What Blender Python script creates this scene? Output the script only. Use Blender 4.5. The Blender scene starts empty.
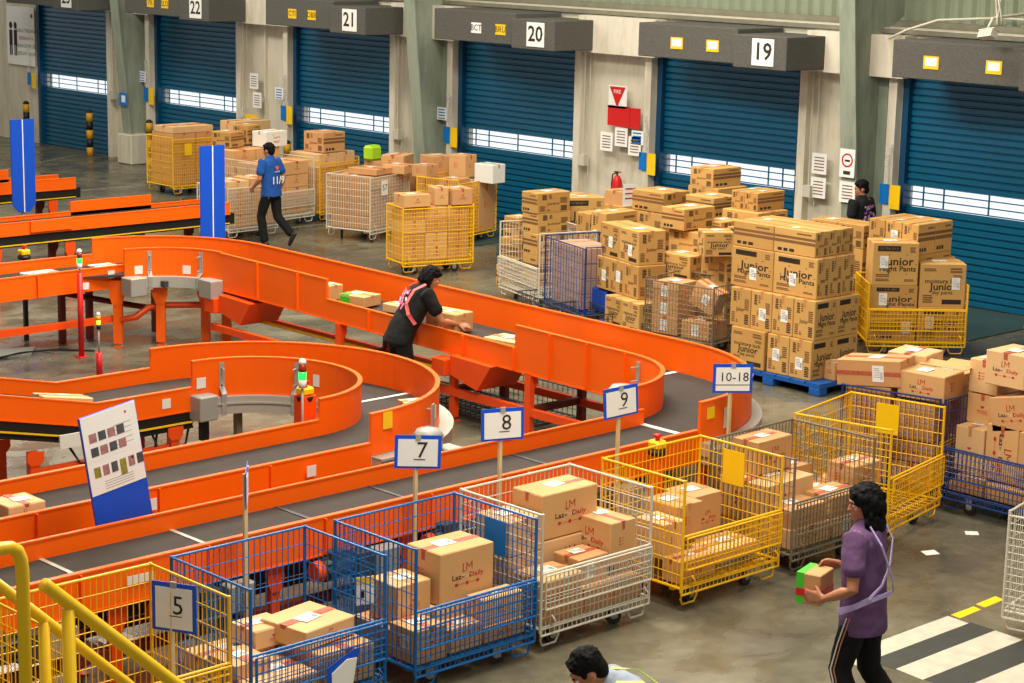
import bpy, bmesh, math, random
from mathutils import Vector, Matrix, Euler
random.seed(7)
SC = bpy.context.scene
COL = SC.collection
R = math.radians

# ---------------------------------------------------------------- camera, world, light, exposure
FP = 2030.0                                    # focal length in pixels of the 1024 px wide frame
PITCH = math.atan(420 / FP); ROLL = math.atan(.0209); AZ = R(43.45)
fw = Vector((math.sin(AZ) * math.cos(PITCH), math.cos(AZ) * math.cos(PITCH), -math.sin(PITCH)))
rt0 = Vector((math.cos(AZ), -math.sin(AZ), 0)); up0 = rt0.cross(fw)
rt = rt0 * math.cos(ROLL) + up0 * math.sin(ROLL); up = -rt0 * math.sin(ROLL) + up0 * math.cos(ROLL)
cd = bpy.data.cameras.new('camera'); cam = bpy.data.objects.new('camera', cd); COL.objects.link(cam)
M = Matrix((rt, up, -fw)).transposed().to_4x4(); M.translation = Vector((0, 0, 5.1)); cam.matrix_world = M
cd.sensor_fit = 'HORIZONTAL'; cd.sensor_width = 36; cd.lens = FP * 36 / 1024; cd.clip_end = 400
SC.camera = cam
w = bpy.data.worlds.new('world'); SC.world = w; w.use_nodes = True
wn = w.node_tree.nodes; wl = w.node_tree.links
bgn = wn['Background']; bgn.inputs['Strength'].default_value = 0.52
tc = wn.new('ShaderNodeTexCoord'); sx = wn.new('ShaderNodeSeparateXYZ'); cr = wn.new('ShaderNodeValToRGB')
wl.new(tc.outputs['Generated'], sx.inputs[0]); wl.new(sx.outputs['Z'], cr.inputs[0]); wl.new(cr.outputs[0], bgn.inputs[0])
cr.color_ramp.elements[0].position = .0; cr.color_ramp.elements[0].color = (2.1, 2.25, 2.45, 1)
cr.color_ramp.elements[1].position = .09; cr.color_ramp.elements[1].color = (.62, .56, .45, 1)
def area(name, loc, sx_, sy_, power, col, tilt=(0, 0, 0)):
    l = bpy.data.lights.new(name, 'AREA'); l.shape = 'RECTANGLE'; l.size = sx_; l.size_y = sy_; l.energy = power; l.color = col
    o = bpy.data.objects.new(name, l); COL.objects.link(o); o.location = loc; o.rotation_euler = tilt
area('high_bay_light', (8.5, 8, 9.0), 2.5, 5, 1120, (1, .94, .82))
area('high_bay_light', (13, 17, 9.0), 2.5, 8, 1640, (1, .94, .82))
area('high_bay_light', (19, 19, 9.0), 2.0, 8, 760, (1, .94, .82))
area('high_bay_light', (17, 31, 9.0), 2.5, 8, 930, (1, .94, .82))
SC.view_settings.view_transform = 'Standard'; SC.view_settings.look = 'None'
SC.view_settings.gamma = 1; SC.view_settings.use_curve_mapping = False; SC.view_settings.exposure = 0.08

# ---------------------------------------------------------------- materials
def lin(c): return tuple(((v / 255 + .055) / 1.055) ** 2.4 if v / 255 > .04045 else v / 255 / 12.92 for v in c) + (1,)
MATS = {}
def mat(name, rgb, rough=.6, metal=0, var=.08, scale=6, bump=0, spec=.4, emit=0, alpha=1, detail=3, rvar=0):
    if name in MATS: return MATS[name]
    m = bpy.data.materials.new(name); m.use_nodes = True; nt = m.node_tree; b = nt.nodes['Principled BSDF']
    c = lin(rgb); b.inputs['Base Color'].default_value = c; b.inputs['Roughness'].default_value = rough
    b.inputs['Metallic'].default_value = metal; b.inputs['Specular IOR Level'].default_value = spec
    if var or bump:
        t = nt.nodes.new('ShaderNodeTexCoord'); n = nt.nodes.new('ShaderNodeTexNoise'); n.inputs['Scale'].default_value = scale; n.inputs['Detail'].default_value = detail
        nt.links.new(t.outputs['Object'], n.inputs['Vector'])
        if var:
            mx = nt.nodes.new('ShaderNodeMix'); mx.data_type = 'RGBA'
            mx.inputs[6].default_value = tuple(v * (1 - var * 1.6) for v in c[:3]) + (1,); mx.inputs[7].default_value = tuple(min(1, v * (1 + var)) for v in c[:3]) + (1,)
            nt.links.new(n.outputs['Fac'], mx.inputs[0]); nt.links.new(mx.outputs[2], b.inputs['Base Color'])
        if rvar:
            mr = nt.nodes.new('ShaderNodeMapRange'); mr.inputs[1].default_value = .35; mr.inputs[2].default_value = .65
            mr.inputs[3].default_value = rough - rvar; mr.inputs[4].default_value = rough + rvar
            nt.links.new(n.outputs['Fac'], mr.inputs[0]); nt.links.new(mr.outputs[0], b.inputs['Roughness'])
        if bump:
            bp = nt.nodes.new('ShaderNodeBump'); bp.inputs['Strength'].default_value = bump; bp.inputs['Distance'].default_value = .01
            nt.links.new(n.outputs['Fac'], bp.inputs['Height']); nt.links.new(bp.outputs[0], b.inputs['Normal'])
    if emit:
        b.inputs['Emission Color'].default_value = c; b.inputs['Emission Strength'].default_value = emit
    if alpha < 1: b.inputs['Alpha'].default_value = alpha
    MATS[name] = m; return m

def floor_mat():
    m = bpy.data.materials.new('worn_concrete'); m.use_nodes = True; nt = m.node_tree; b = nt.nodes['Principled BSDF']; N = nt.nodes.new; L = nt.links.new
    t = N('ShaderNodeTexCoord')
    n1 = N('ShaderNodeTexNoise'); n1.inputs['Scale'].default_value = .55; n1.inputs['Detail'].default_value = 5; n1.inputs['Roughness'].default_value = .6
    n2 = N('ShaderNodeTexNoise'); n2.inputs['Scale'].default_value = 9; n2.inputs['Detail'].default_value = 6
    n3 = N('ShaderNodeTexNoise'); n3.inputs['Scale'].default_value = 2.3; n3.inputs['Detail'].default_value = 8; n3.inputs['Distortion'].default_value = .5
    mp = N('ShaderNodeMapping'); mp.inputs['Scale'].default_value = (.8, 1.1, 1); L(t.outputs['Object'], mp.inputs[0])
    for n in (n1, n2): L(t.outputs['Object'], n.inputs['Vector'])
    L(mp.outputs[0], n3.inputs['Vector'])
    r = N('ShaderNodeValToRGB'); e = r.color_ramp.elements
    e[0].position = .36; e[0].color = lin((74, 71, 60)); e[1].position = .66; e[1].color = lin((120, 113, 92))
    L(n1.outputs['Fac'], r.inputs[0])
    r3 = N('ShaderNodeValToRGB'); e = r3.color_ramp.elements
    e[0].position = .36; e[0].color = (.8, .8, .82, 1); e[1].position = .66; e[1].color = (1.05, 1.04, 1.02, 1)
    L(n3.outputs['Fac'], r3.inputs[0])
    m1 = N('ShaderNodeMix'); m1.data_type = 'RGBA'; m1.blend_type = 'MULTIPLY'; m1.inputs[0].default_value = .9; L(r.outputs[0], m1.inputs[6]); L(r3.outputs[0], m1.inputs[7])
    r2 = N('ShaderNodeValToRGB'); e = r2.color_ramp.elements
    e[0].position = .3; e[0].color = (.8, .8, .8, 1); e[1].position = .7; e[1].color = (1.15, 1.15, 1.15, 1); L(n2.outputs['Fac'], r2.inputs[0])
    m2 = N('ShaderNodeMix'); m2.data_type = 'RGBA'; m2.blend_type = 'MULTIPLY'; m2.inputs[0].default_value = .8; L(m1.outputs[2], m2.inputs[6]); L(r2.outputs[0], m2.inputs[7])
    L(m2.outputs[2], b.inputs['Base Color'])
    mr = N('ShaderNodeMapRange'); mr.inputs[1].default_value = .35; mr.inputs[2].default_value = .65; mr.inputs[3].default_value = .13; mr.inputs[4].default_value = .42
    L(n3.outputs['Fac'], mr.inputs[0]); L(mr.outputs[0], b.inputs['Roughness']); b.inputs['Specular IOR Level'].default_value = .45
    bp = N('ShaderNodeBump'); bp.inputs['Strength'].default_value = .08; bp.inputs['Distance'].default_value = .01; L(n2.outputs['Fac'], bp.inputs['Height']); L(bp.outputs[0], b.inputs['Normal'])
    return m

def wall_mat(name, base, stain):
    m = bpy.data.materials.new(name); m.use_nodes = True; nt = m.node_tree; b = nt.nodes['Principled BSDF']; N = nt.nodes.new; L = nt.links.new
    t = N('ShaderNodeTexCoord'); mp = N('ShaderNodeMapping'); mp.inputs['Scale'].default_value = (3, 3, .6); L(t.outputs['Object'], mp.inputs[0])
    n = N('ShaderNodeTexNoise'); n.inputs['Scale'].default_value = 2.2; n.inputs['Detail'].default_value = 7; n.inputs['Roughness'].default_value = .65; L(mp.outputs[0], n.inputs['Vector'])
    r = N('ShaderNodeValToRGB'); e = r.color_ramp.elements; e[0].position = .3; e[0].color = lin(stain); e[1].position = .55; e[1].color = lin(base); L(n.outputs['Fac'], r.inputs[0])
    L(r.outputs[0], b.inputs['Base Color']); b.inputs['Roughness'].default_value = .75
    return m

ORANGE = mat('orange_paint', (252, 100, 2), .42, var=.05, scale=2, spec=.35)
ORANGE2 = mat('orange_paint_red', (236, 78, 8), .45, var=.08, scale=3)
BELT = mat('grey_rubber_belt', (66, 60, 55), .75, var=.15, scale=5, bump=.2, spec=.12)
BLACK = mat('black_steel', (22, 21, 22), .5, var=.1)
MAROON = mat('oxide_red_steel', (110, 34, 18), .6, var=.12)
SILVER = mat('aluminium', (176, 172, 160), .45, metal=.15, var=.05)
GREYM = mat('grey_metal', (158, 156, 148), .5, metal=.1, var=.08)
DGREY = mat('dark_grey_motor', (62, 64, 64), .5, var=.12)
WHITE = mat('white_paper', (232, 230, 224), .7, var=.03)
WPAINT = mat('white_wire', (205, 197, 178), .5, var=.1)
YELLOW = mat('yellow_wire', (238, 182, 12), .42, var=.08)
YPIPE = mat('yellow_pipe', (236, 190, 18), .38, var=.04)
BLUE = mat('blue_wire', (6, 98, 166), .42, var=.1)
NAVY = mat('navy_wire', (22, 52, 112), .45, var=.1)
GREYW = mat('grey_wire', (122, 110, 90), .5, metal=.2, var=.15)
BLACKW = mat('dark_wire', (52, 56, 52), .5, var=.15)
WOOD = mat('pale_wood', (214, 190, 140), .6, var=.1, scale=12)
BLUEB = mat('blue_board', (2, 76, 196), .5, var=.03)
CARD = [mat('cardboard_tan', (207, 158, 103), .8, var=.06, scale=4), mat('cardboard_warm', (197, 146, 94), .8, var=.06, scale=4), mat('cardboard_pale', (217, 174, 122), .8, var=.06, scale=4)]
CARDD = [mat('cardboard_ochre', (198, 152, 84), .8, var=.07, scale=4), mat('cardboard_ochre_dark', (186, 140, 74), .8, var=.07, scale=4)]
TAPE = mat('clear_brown_tape', (186, 132, 80), .35, var=.05)
REDT = mat('red_print_tape', (186, 92, 66), .5, var=.45, scale=45)
PRRED = mat('red_print', (186, 44, 34), .7, var=.05)
PRBLK = mat('black_print', (46, 36, 28), .75, var=.1)
PRBRN = mat('brown_print', (122, 84, 48), .75, var=.15)
PRPALE = mat('pale_print', (226, 190, 150), .75, var=.03)
GREEN = mat('green_print', (70, 190, 40), .6, var=.05)
RUBBER = mat('caster_rubber', (40, 38, 36), .6, var=.1)
REDP = mat('red_paint', (200, 24, 20), .45, var=.06)
YTAG = mat('yellow_card', (244, 196, 12), .5, var=.04)
BTAG = mat('blue_card', (0, 110, 190), .5, var=.05)
DOORB = mat('door_blue', (0, 84, 116), .36, var=.08, scale=3, spec=.5)
DOORF = mat('door_frame_blue', (4, 62, 96), .45, var=.06)
WALLM = wall_mat('beige_wall', (204, 196, 176), (182, 173, 148))
TRIMM = wall_mat('beige_trim', (212, 203, 184), (190, 181, 158))
HEADM = mat('grey_felt_header', (94, 92, 86), .95, var=.3, scale=45, detail=5, bump=.6, spec=.1)
COLM = wall_mat('green_grey_column', (142, 150, 132), (120, 128, 112))
CORR = mat('corrugated_green', (132, 140, 116), .6, var=.15, scale=1.5)
SKIN = mat('skin', (176, 116, 84), .5, var=.05)
HAIR = mat('black_hair', (14, 11, 11), .75, var=.2, scale=60, bump=.5, spec=.15)
GLASSG = mat('clear_slat', (200, 215, 235), .15, var=0, alpha=.08)
PLASTIC = mat('clear_plastic_wrap', (210, 205, 205), .18, var=0, alpha=.22, spec=.8)

# ---------------------------------------------------------------- mesh builder
class MB:
    def __init__(s): s.v = []; s.f = []; s.m = []; s.sm = []
    def add(s, vs, fs, mi=0, smooth=False):
        o = len(s.v); s.v += [tuple(v) for v in vs]
        for f in fs: s.f.append(tuple(i + o for i in f)); s.m.append(mi); s.sm.append(smooth)
        return s
    def box(s, a, b, mi=0, X=None):
        (x0, y0, z0), (x1, y1, z1) = a, b
        vs = [Vector(p) for p in ((x0, y0, z0), (x1, y0, z0), (x1, y1, z0), (x0, y1, z0), (x0, y0, z1), (x1, y0, z1), (x1, y1, z1), (x0, y1, z1))]
        if X is not None: vs = [X @ v for v in vs]
        return s.add(vs, [(0, 3, 2, 1), (4, 5, 6, 7), (0, 1, 5, 4), (1, 2, 6, 5), (2, 3, 7, 6), (3, 0, 4, 7)], mi)
    def cbox(s, a, b, c=.01, mi=0):     # chamfered box
        (x0, y0, z0), (x1, y1, z1) = a, b
        c = min(c, (x1 - x0) * .45, (y1 - y0) * .45, (z1 - z0) * .45)
        idx = {}; vs = []
        def V(ax, sx_, sy_, sz):
            k = (ax, sx_, sy_, sz)
            if k not in idx:
                p = [x1 if sx_ else x0, y1 if sy_ else y0, z1 if sz else z0]; sg = [1 if sx_ else -1, 1 if sy_ else -1, 1 if sz else -1]
                for i in range(3):
                    if i != ax: p[i] -= sg[i] * c
                idx[k] = len(vs); vs.append(p)
            return idx[k]
        fs = []
        q = [(0, 0), (1, 0), (1, 1), (0, 1)]
        for sd in (0, 1):
            f = [V(2, a_, b_, sd) for a_, b_ in q]; fs.append(f if sd else f[::-1])
            f = [V(0, sd, a_, b_) for a_, b_ in q]; fs.append(f if sd else f[::-1])
            f = [V(1, a_, sd, b_) for a_, b_ in q]; fs.append(f[::-1] if sd else f)
        for i in (0, 1):
            for j in (0, 1):
                def out(f, n):
                    p = [Vector(vs[k]) for k in f]; nn = (p[1] - p[0]).cross(p[2] - p[0]); return f if nn.dot(Vector(n)) > 0 else f[::-1]
                fs.append(out([V(0, i, j, 0), V(0, i, j, 1), V(1, i, j, 1), V(1, i, j, 0)], (2 * i - 1, 2 * j - 1, 0)))
                fs.append(out([V(0, i, 0, j), V(0, i, 1, j), V(2, i, 1, j), V(2, i, 0, j)], (2 * i - 1, 0, 2 * j - 1)))
                fs.append(out([V(1, 0, i, j), V(1, 1, i, j), V(2, 1, i, j), V(2, 0, i, j)], (0, 2 * i - 1, 2 * j - 1)))
                for k in (0, 1): fs.append(out([V(0, i, j, k), V(1, i, j, k), V(2, i, j, k)], (2 * i - 1, 2 * j - 1, 2 * k - 1)))
        return s.add(vs, fs, mi)
    def rod(s, p, q, r, n=4, mi=0, r2=None, smooth=None):
        p = Vector(p); q = Vector(q); d = q - p
        if d.length < 1e-6: return s
        d.normalize(); a = d.orthogonal().normalized() if abs(d.z) < .99 else Vector((1, 0, 0)); a = (a - d * a.dot(d)).normalized(); b = d.cross(a)
        r2 = r if r2 is None else r2
        vs = [p + (a * math.cos(t) + b * math.sin(t)) * r for t in [2 * math.pi * (i + .5) / n for i in range(n)]] + [q + (a * math.cos(t) + b * math.sin(t)) * r2 for t in [2 * math.pi * (i + .5) / n for i in range(n)]]
        sm = n > 6 if smooth is None else smooth
        s.add(vs, [(i, (i + 1) % n, n + (i + 1) % n, n + i) for i in range(n)], mi, sm)
        o = len(s.v) - 2 * n
        s.f.append(tuple(o + i for i in range(n))[::-1]); s.m.append(mi); s.sm.append(False)
        s.f.append(tuple(o + n + i for i in range(n))); s.m.append(mi); s.sm.append(False)
        return s
    def tube(s, pts, r, n=6, mi=0):
        pts = [Vector(p) for p in pts]; rings = []
        prev = None
        for i, p in enumerate(pts):
            d = (pts[min(i + 1, len(pts) - 1)] - pts[max(i - 1, 0)]).normalized()
            a = prev - d * prev.dot(d) if prev is not None else d.orthogonal()
            a.normalize(); prev = a; b = d.cross(a)
            rings.append([p + (a * math.cos(t) + b * math.sin(t)) * r for t in [2 * math.pi * k / n for k in range(n)]])
        return s.loft(rings, mi)
    def loft(s, rings, mi=0, smooth=True):
        n = len(rings[0]); vs = [v for r_ in rings for v in r_]; fs = []
        for j in range(len(rings) - 1):
            for i in range(n): fs.append((j * n + i, j * n + (i + 1) % n, (j + 1) * n + (i + 1) % n, (j + 1) * n + i))
        fs.append(tuple(range(n))[::-1]); fs.append(tuple((len(rings) - 1) * n + i for i in range(n)))
        return s.add(vs, fs, mi, smooth)
    def lathe(s, prof, c=(0, 0, 0), n=16, mi=0):    # prof: (r, z)
        rings = [[(c[0] + r * math.cos(2 * math.pi * i / n), c[1] + r * math.sin(2 * math.pi * i / n), c[2] + z) for i in range(n)] for r, z in prof]
        return s.loft(rings, mi)
    def ell(s, c, r, n=14, m=10, mi=0, X=None):
        rings = []
        for j in range(m + 1):
            t = -math.pi / 2 + math.pi * j / m; cr_ = max(math.cos(t), .02)
            ring = [Vector((c[0] + r[0] * cr_ * math.cos(2 * math.pi * i / n), c[1] + r[1] * cr_ * math.sin(2 * math.pi * i / n), c[2] + r[2] * math.sin(t))) for i in range(n)]
            if X is not None: ring = [X @ v for v in ring]
            rings.append(ring)
        return s.loft(rings, mi)
    def prism(s, poly, z0, z1, mi=0, X=None):       # poly ccw in xy
        n = len(poly); vs = [Vector((x, y, z0)) for x, y in poly] + [Vector((x, y, z1)) for x, y in poly]
        if X is not None: vs = [X @ v for v in vs]
        return s.add(vs, [tuple(range(n))[::-1], tuple(range(n, 2 * n))] + [(i, (i + 1) % n, n + (i + 1) % n, n + i) for i in range(n)], mi)
    def strip(s, path, o0, o1, z0, z1, mi=0):       # box section swept along a polyline (x,y,z), offset sideways to the left of travel
        P = [Vector(p) for p in path]; rings = []
        for i, p in enumerate(P):
            d = (P[min(i + 1, len(P) - 1)] - P[max(i - 1, 0)]); d.z = 0; d.normalize(); l = Vector((-d.y, d.x, 0))
            rings.append([p + l * o0 + Vector((0, 0, z0)), p + l * o1 + Vector((0, 0, z0)), p + l * o1 + Vector((0, 0, z1)), p + l * o0 + Vector((0, 0, z1))])
        return s.loft(rings, mi, False)
    def mesh(s, name, mats):
        me = bpy.data.meshes.new(name); me.from_pydata(s.v, [], s.f)
        for m in (mats if isinstance(mats, (list, tuple)) else [mats]): me.materials.append(m)
        me.polygons.foreach_set('material_index', s.m); me.polygons.foreach_set('use_smooth', s.sm); me.update(); return me
def link(name, data, parent=None, loc=None, rz=None):
    o = bpy.data.objects.new(name, data); COL.objects.link(o)
    if parent: o.parent = parent
    if loc is not None: o.location = loc
    if rz is not None: o.rotation_euler = (0, 0, rz)
    return o
def part(name, mb, mats, parent=None, loc=None, rz=None): return link(name, mb.mesh(name, mats), parent, loc, rz)
def tag(o, label, cat, group=None):
    o['label'] = label; o['category'] = cat
    if group: o['group'] = group
    return o
def thing(name, label, cat, loc=(0, 0, 0), rz=0, group=None):
    return tag(link(name, None, None, loc, rz), label, cat, group)
def struct(name, mb, mats): o = part(name, mb, mats); o['kind'] = 'structure'; return o
def copy_tree(o, parent=None):
    c = o.copy(); COL.objects.link(c); c.parent = parent
    for ch in o.children: copy_tree(ch, c)
    return c
TXT = {}
def text_mesh(body, m, ext=.0008, key=''):
    k = (body, m.name, key)
    if k in TXT: return TXT[k]
    cu = bpy.data.curves.new('lettering', 'FONT'); cu.body = body; cu.size = 1; cu.align_x = 'CENTER'; cu.align_y = 'CENTER'; cu.extrude = 0; cu.resolution_u = 2
    if key: cu.offset = float(key)
    o = bpy.data.objects.new('lettering', cu); COL.objects.link(o)
    dg = bpy.context.evaluated_depsgraph_get(); me = bpy.data.meshes.new_from_object(o.evaluated_get(dg)); me.name = 'lettering'
    me.materials.clear(); me.materials.append(m)
    bpy.data.objects.remove(o); TXT[k] = me; return me
def put_text(mb, body, X, size, mi, off=''):        # add lettering into a mesh builder; X maps local xy plane to place
    me = text_mesh(body, PRBLK, key=off)
    s_ = Matrix.Diagonal((size, size, 1, 1))
    mb.add([X @ (s_ @ v.co) for v in me.vertices], [tuple(p.vertices) for p in me.polygons], mi)
def plane_X(origin, ux, uy):                        # matrix whose xy plane spans ux, uy at origin
    ux = Vector(ux).normalized(); uy = Vector(uy).normalized(); n = ux.cross(uy)
    m = Matrix((ux, uy, n)).transposed().to_4x4(); m.translation = Vector(origin); return m
def arc(c, r, a0, a1, n, z):
    return [(c[0] + r * math.cos(R(a0 + (a1 - a0) * i / n)), c[1] + r * math.sin(R(a0 + (a1 - a0) * i / n)), z) for i in range(n + 1)]
#@@SPLIT
# ---------------------------------------------------------------- setting
FLOOR = floor_mat()
struct('floor', MB().box((-12, -10, -.2), (23.9, 70, 0)), FLOOR)
WX = 23.56
DOORS = [(40.42, 37.40), (35.74, 32.74), (31.04, 28.07), (26.34, 23.40), (21.67, 18.76), (17.0, 14.0)]   # (left, right) edge along Y
TOPZ = 3.05
b = MB(); ys = [48.0] + [v for d in DOORS for v in d] + [9.0]
for i in range(0, len(ys), 2):
    b.box((WX, ys[i + 1], 0), (WX + .35, ys[i], 3.75))
for l, r_ in DOORS: b.box((WX, r_, TOPZ + .25), (WX + .35, l, 3.75))
struct('wall_dock', b, WALLM)
b = MB()                                             # corrugated cladding above the bays
y = 9.0
while y < 48:
    b.prism([(24.1, y), (24.14, y), (24.14, y + .22), (24.1, y + .22)], 3.7, 9.5); b.prism([(24.05, y + .05), (24.1, y), (24.1, y + .17), (24.05, y + .13)], 3.7, 9.5); y += .22
struct('wall_cladding', b, CORR)
b = MB()
b.box((23.5, 9, 3.68), (24.2, 48, 3.74)); b.box((23.93, 9, 3.74), (24.06, 48, 3.84))
struct('trim_1', b, mat('dusty_ledge', (120, 116, 98), .8, var=.2))
b = MB()                                             # beige fascia blocks between the headers, with pilasters below them
for i in range(6):
    l, r_ = DOORS[i]
    nl = DOORS[i + 1][0] if i < 5 else 11
    b.box((23.28, nl - .16, 3.08), (WX, r_ - .22, 3.66))
    b.box((23.42, nl + .02, 0), (WX, nl + .16, 3.08)); b.box((23.42, r_ - .16, 0), (WX, r_ - .02, 3.08))
    b.box((23.5, (r_ + nl) / 2 - .02, 0), (WX, (r_ + nl) / 2 + .02, 3.08)) if i not in (0, 3, 4) else None
struct('trim_2', b, TRIMM)
b = MB()                                             # conduits and edge strips on the dock wall
for i in range(6):
    l, r_ = DOORS[i]
    b.rod((23.40, r_ - .28, 1.4), (23.40, r_ - .28, 3.1), .013, 6); b.rod((23.44, r_ - .36, 1.1), (23.44, r_ - .36, 3.1), .009, 6)
    b.box((23.34, r_ - .36, 1.25), (23.44, r_ - .22, 1.42))
struct('trim_3', b, mat('conduit_beige', (190, 186, 170), .5, var=.05))

def shutter(n, l, r_):
    b = MB(); z = .0; pitch = .098
    while z < TOPZ + .1:
        if not (1.29 < z + .04 < 1.60):
            x = WX + .1
            b.prism([(0, 0), (.03, .012), (.03, .075), (0, .088)], 0, l - r_ - .16, X=Matrix.Translation((x, l - .08, z)) @ Matrix(((-1, 0, 0, 0), (0, 0, -1, 0), (0, 1, 0, 0), (0, 0, 0, 1))))
            b.box((x, r_ + .08, z + .084), (x + .012, l - .08, z + pitch + .001))
        z += pitch
    door = struct('door_%d' % n, b, DOORB)
    f = MB()
    for y0, y1 in ((r_, r_ + .1), (l - .1, l)): f.box((WX - .02, y0, 0), (WX + .16, y1, TOPZ + .2))
    f.box((WX + .02, r_, TOPZ + .12), (WX + .3, l, TOPZ + .3))
    part('door_frame', f, DOORF, door)
    v = MB()                                         # vision band: bars over clear slats
    for k in range(4): v.box((WX + .085, r_ + .1, 1.285 + k * .1), (WX + .105, l - .1, 1.30 + k * .1))
    for t in (.1, .22, .48, .78, .88): v.box((WX + .09, l - .08 - t * (l - r_ - .16) - .012, 1.29), (WX + .1, l - .08 - t * (l - r_ - .16) + .012, 1.6))
    part('vision_bars', v, DOORB, door)
    g = MB().box((WX + .11, r_ + .1, 1.29), (WX + .114, l - .1, 1.6)); part('clear_panel', g, GLASSG, door)
    k = MB().box((WX - .03, r_ + .03, 1.7), (WX + .02, r_ + .07, 2.0)); k.box((WX - .05, r_ + .03, 1.45), (WX, r_ + .08, 1.5)); part('latch', k, SILVER, door)
    return door
for i, (l, r_) in enumerate(DOORS): shutter(i + 1, l, r_)

NUM = ['23', '22', '21', '20', '19', '18']
YT = mat('header_tag_yellow', (236, 190, 20), .6, var=.05)
for i, (l, r_) in enumerate(DOORS):
    t = thing('dock_header', 'dark grey felt-covered header box over the blue shutter door numbered ' + NUM[i] if i < 5 else 'dark grey header box over the rightmost blue shutter door, number out of frame', 'header', (WX, (l + r_) / 2, 3.1), 0, 'dock door headers')
    h = (l - r_) / 2
    part('header_panel', MB().cbox((-1.06, -h + .42, .06), (-.04, h - .54, .56), .01), HEADM, t)
    part('header_box', MB().cbox((-1.14, -h - .55, .02), (-.04, -h + .43, .49), .01), HEADM, t)
    sx0 = -1.145
    if i < 5:
        p = MB(); X = plane_X((sx0 - .004, -h - .13, .26), (0, -1, 0), (0, 0, 1))
        p.box((-.2, -.19, -.004), (.2, .19, .002), 0, X); put_text(p, NUM[i], X @ Matrix.Translation((0, 0, .004)), .34, 1, '0.018')
        part('number_plate', p, [WHITE, PRBLK], t)
    tags = {1: ((.45, 'YK'), (-.05, 'SLO')), 2: ((.55, 'CTI'), (-.02, 'DBB')), 3: ((.3, 'BCT'), (-.28, 'BRU')), 4: ((.55, ''), (-.15, '')), 5: ((.75, ''), (-.22, ''))}
    for k, (dy, s_) in enumerate(tags.get(i, ())):
        p = MB(); X = plane_X((-1.066, dy - .42, .29), (0, -1, 0), (0, 0, 1)); p.box((-.12, -.085, -.004), (.12, .085, .002), 0, X)
        if s_: put_text(p, s_, X @ Matrix.Translation((0, 0, .004)), .14, 1)
        else: p.box((-.09, -.045, .002), (.09, .065, .004), 2, X)
        part('header_tag', p, [WHITE if s_ == 'BCT' else YT, PRBLK, WHITE], t)

def column(yc, label):
    t = thing('steel_column', label, 'column', (0, 0, 0), 0, None)
    def xi(z): return 23.16 - .1 * min(z, 9)
    b = MB(); X = Matrix(((1, 0, 0, 0), (0, 0, -1, yc + .17), (0, 1, 0, 0), (0, 0, 0, 1)))
    b.prism([(xi(0), 0), (xi(0) + .03, 0), (xi(9) + .03, 9), (xi(9), 9)], 0, .27, X=X)
    part('inner_flange', b, COLM, t)
    X = Matrix(((1, 0, 0, 0), (0, 0, -1, yc + .012), (0, 1, 0, 0), (0, 0, 0, 1)))
    part('web', MB().prism([(xi(0) + .03, 0), (23.56, 0), (23.56, 3.68), (24.02, 3.9), (24.02, 9), (xi(9) + .03, 9)], 0, .024, X=X), COLM, t)
    part('outer_flange', MB().box((23.53, yc - .17, 0), (23.56, yc + .17, 3.08)), COLM, t)
    part('base_plinth', MB().cbox((23.0, yc - .26, 0), (23.5, yc + .26, .62), .02), WALLM, t)
    return t
column(36.1, 'green-grey steel column between shutter doors 23 and 22')
column(26.75, 'green-grey steel column between shutter doors 21 and 20')
column(17.42, 'broad green-grey steel column right of shutter door 19')

LEV = mat('dock_plate_green', (56, 78, 76), .45, var=.2, scale=3, metal=.2)
for k, (l, r_) in enumerate(DOORS[2:]):
    o = part('dock_plate', MB().cbox((21.6, r_ + .35, .0), (23.5, l - .35, .018), .004), LEV)
    tag(o, ['dark green steel dock plate on the floor before door %s' % n for n in ('21', '20', '19')][k] if k < 3 else 'dark green steel dock plate on the floor before the rightmost door', 'dock plate', 'dock leveller plates')

def stripes(t, n, r, h, z0=0, cols=(0, 1)):
    for k in range(n): t.rod((0, 0, z0 + k * h / n), (0, 0, z0 + (k + 1) * h / n), r, 14, cols[k % 2])
BOLY = mat('bollard_yellow', (200, 146, 20), .5, var=.1)
for (x, y, lab) in ((23.2, 37.75, 'striped black and yellow bollard in front of door 23, right side'), (23.1, 40.2, 'striped bollard by the wall left of door 23'), (23.1, 35.3, 'striped bollard by the wall left of door 22'), (23.1, 30.65, 'striped bollard by the wall left of door 21')):
    o = thing('bollard', lab, 'bollard', (x, y, 0), 0, 'black and yellow bollards')
    m_ = MB(); stripes(m_, 5, .07, .92); part('post', m_, [BOLY, BLACK], o); m_ = MB().lathe([(.07, 0), (.068, .03), (.04, .06), (.005, .07)], (0, 0, .92), 14); part('cap', m_, BLACK, o)

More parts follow.
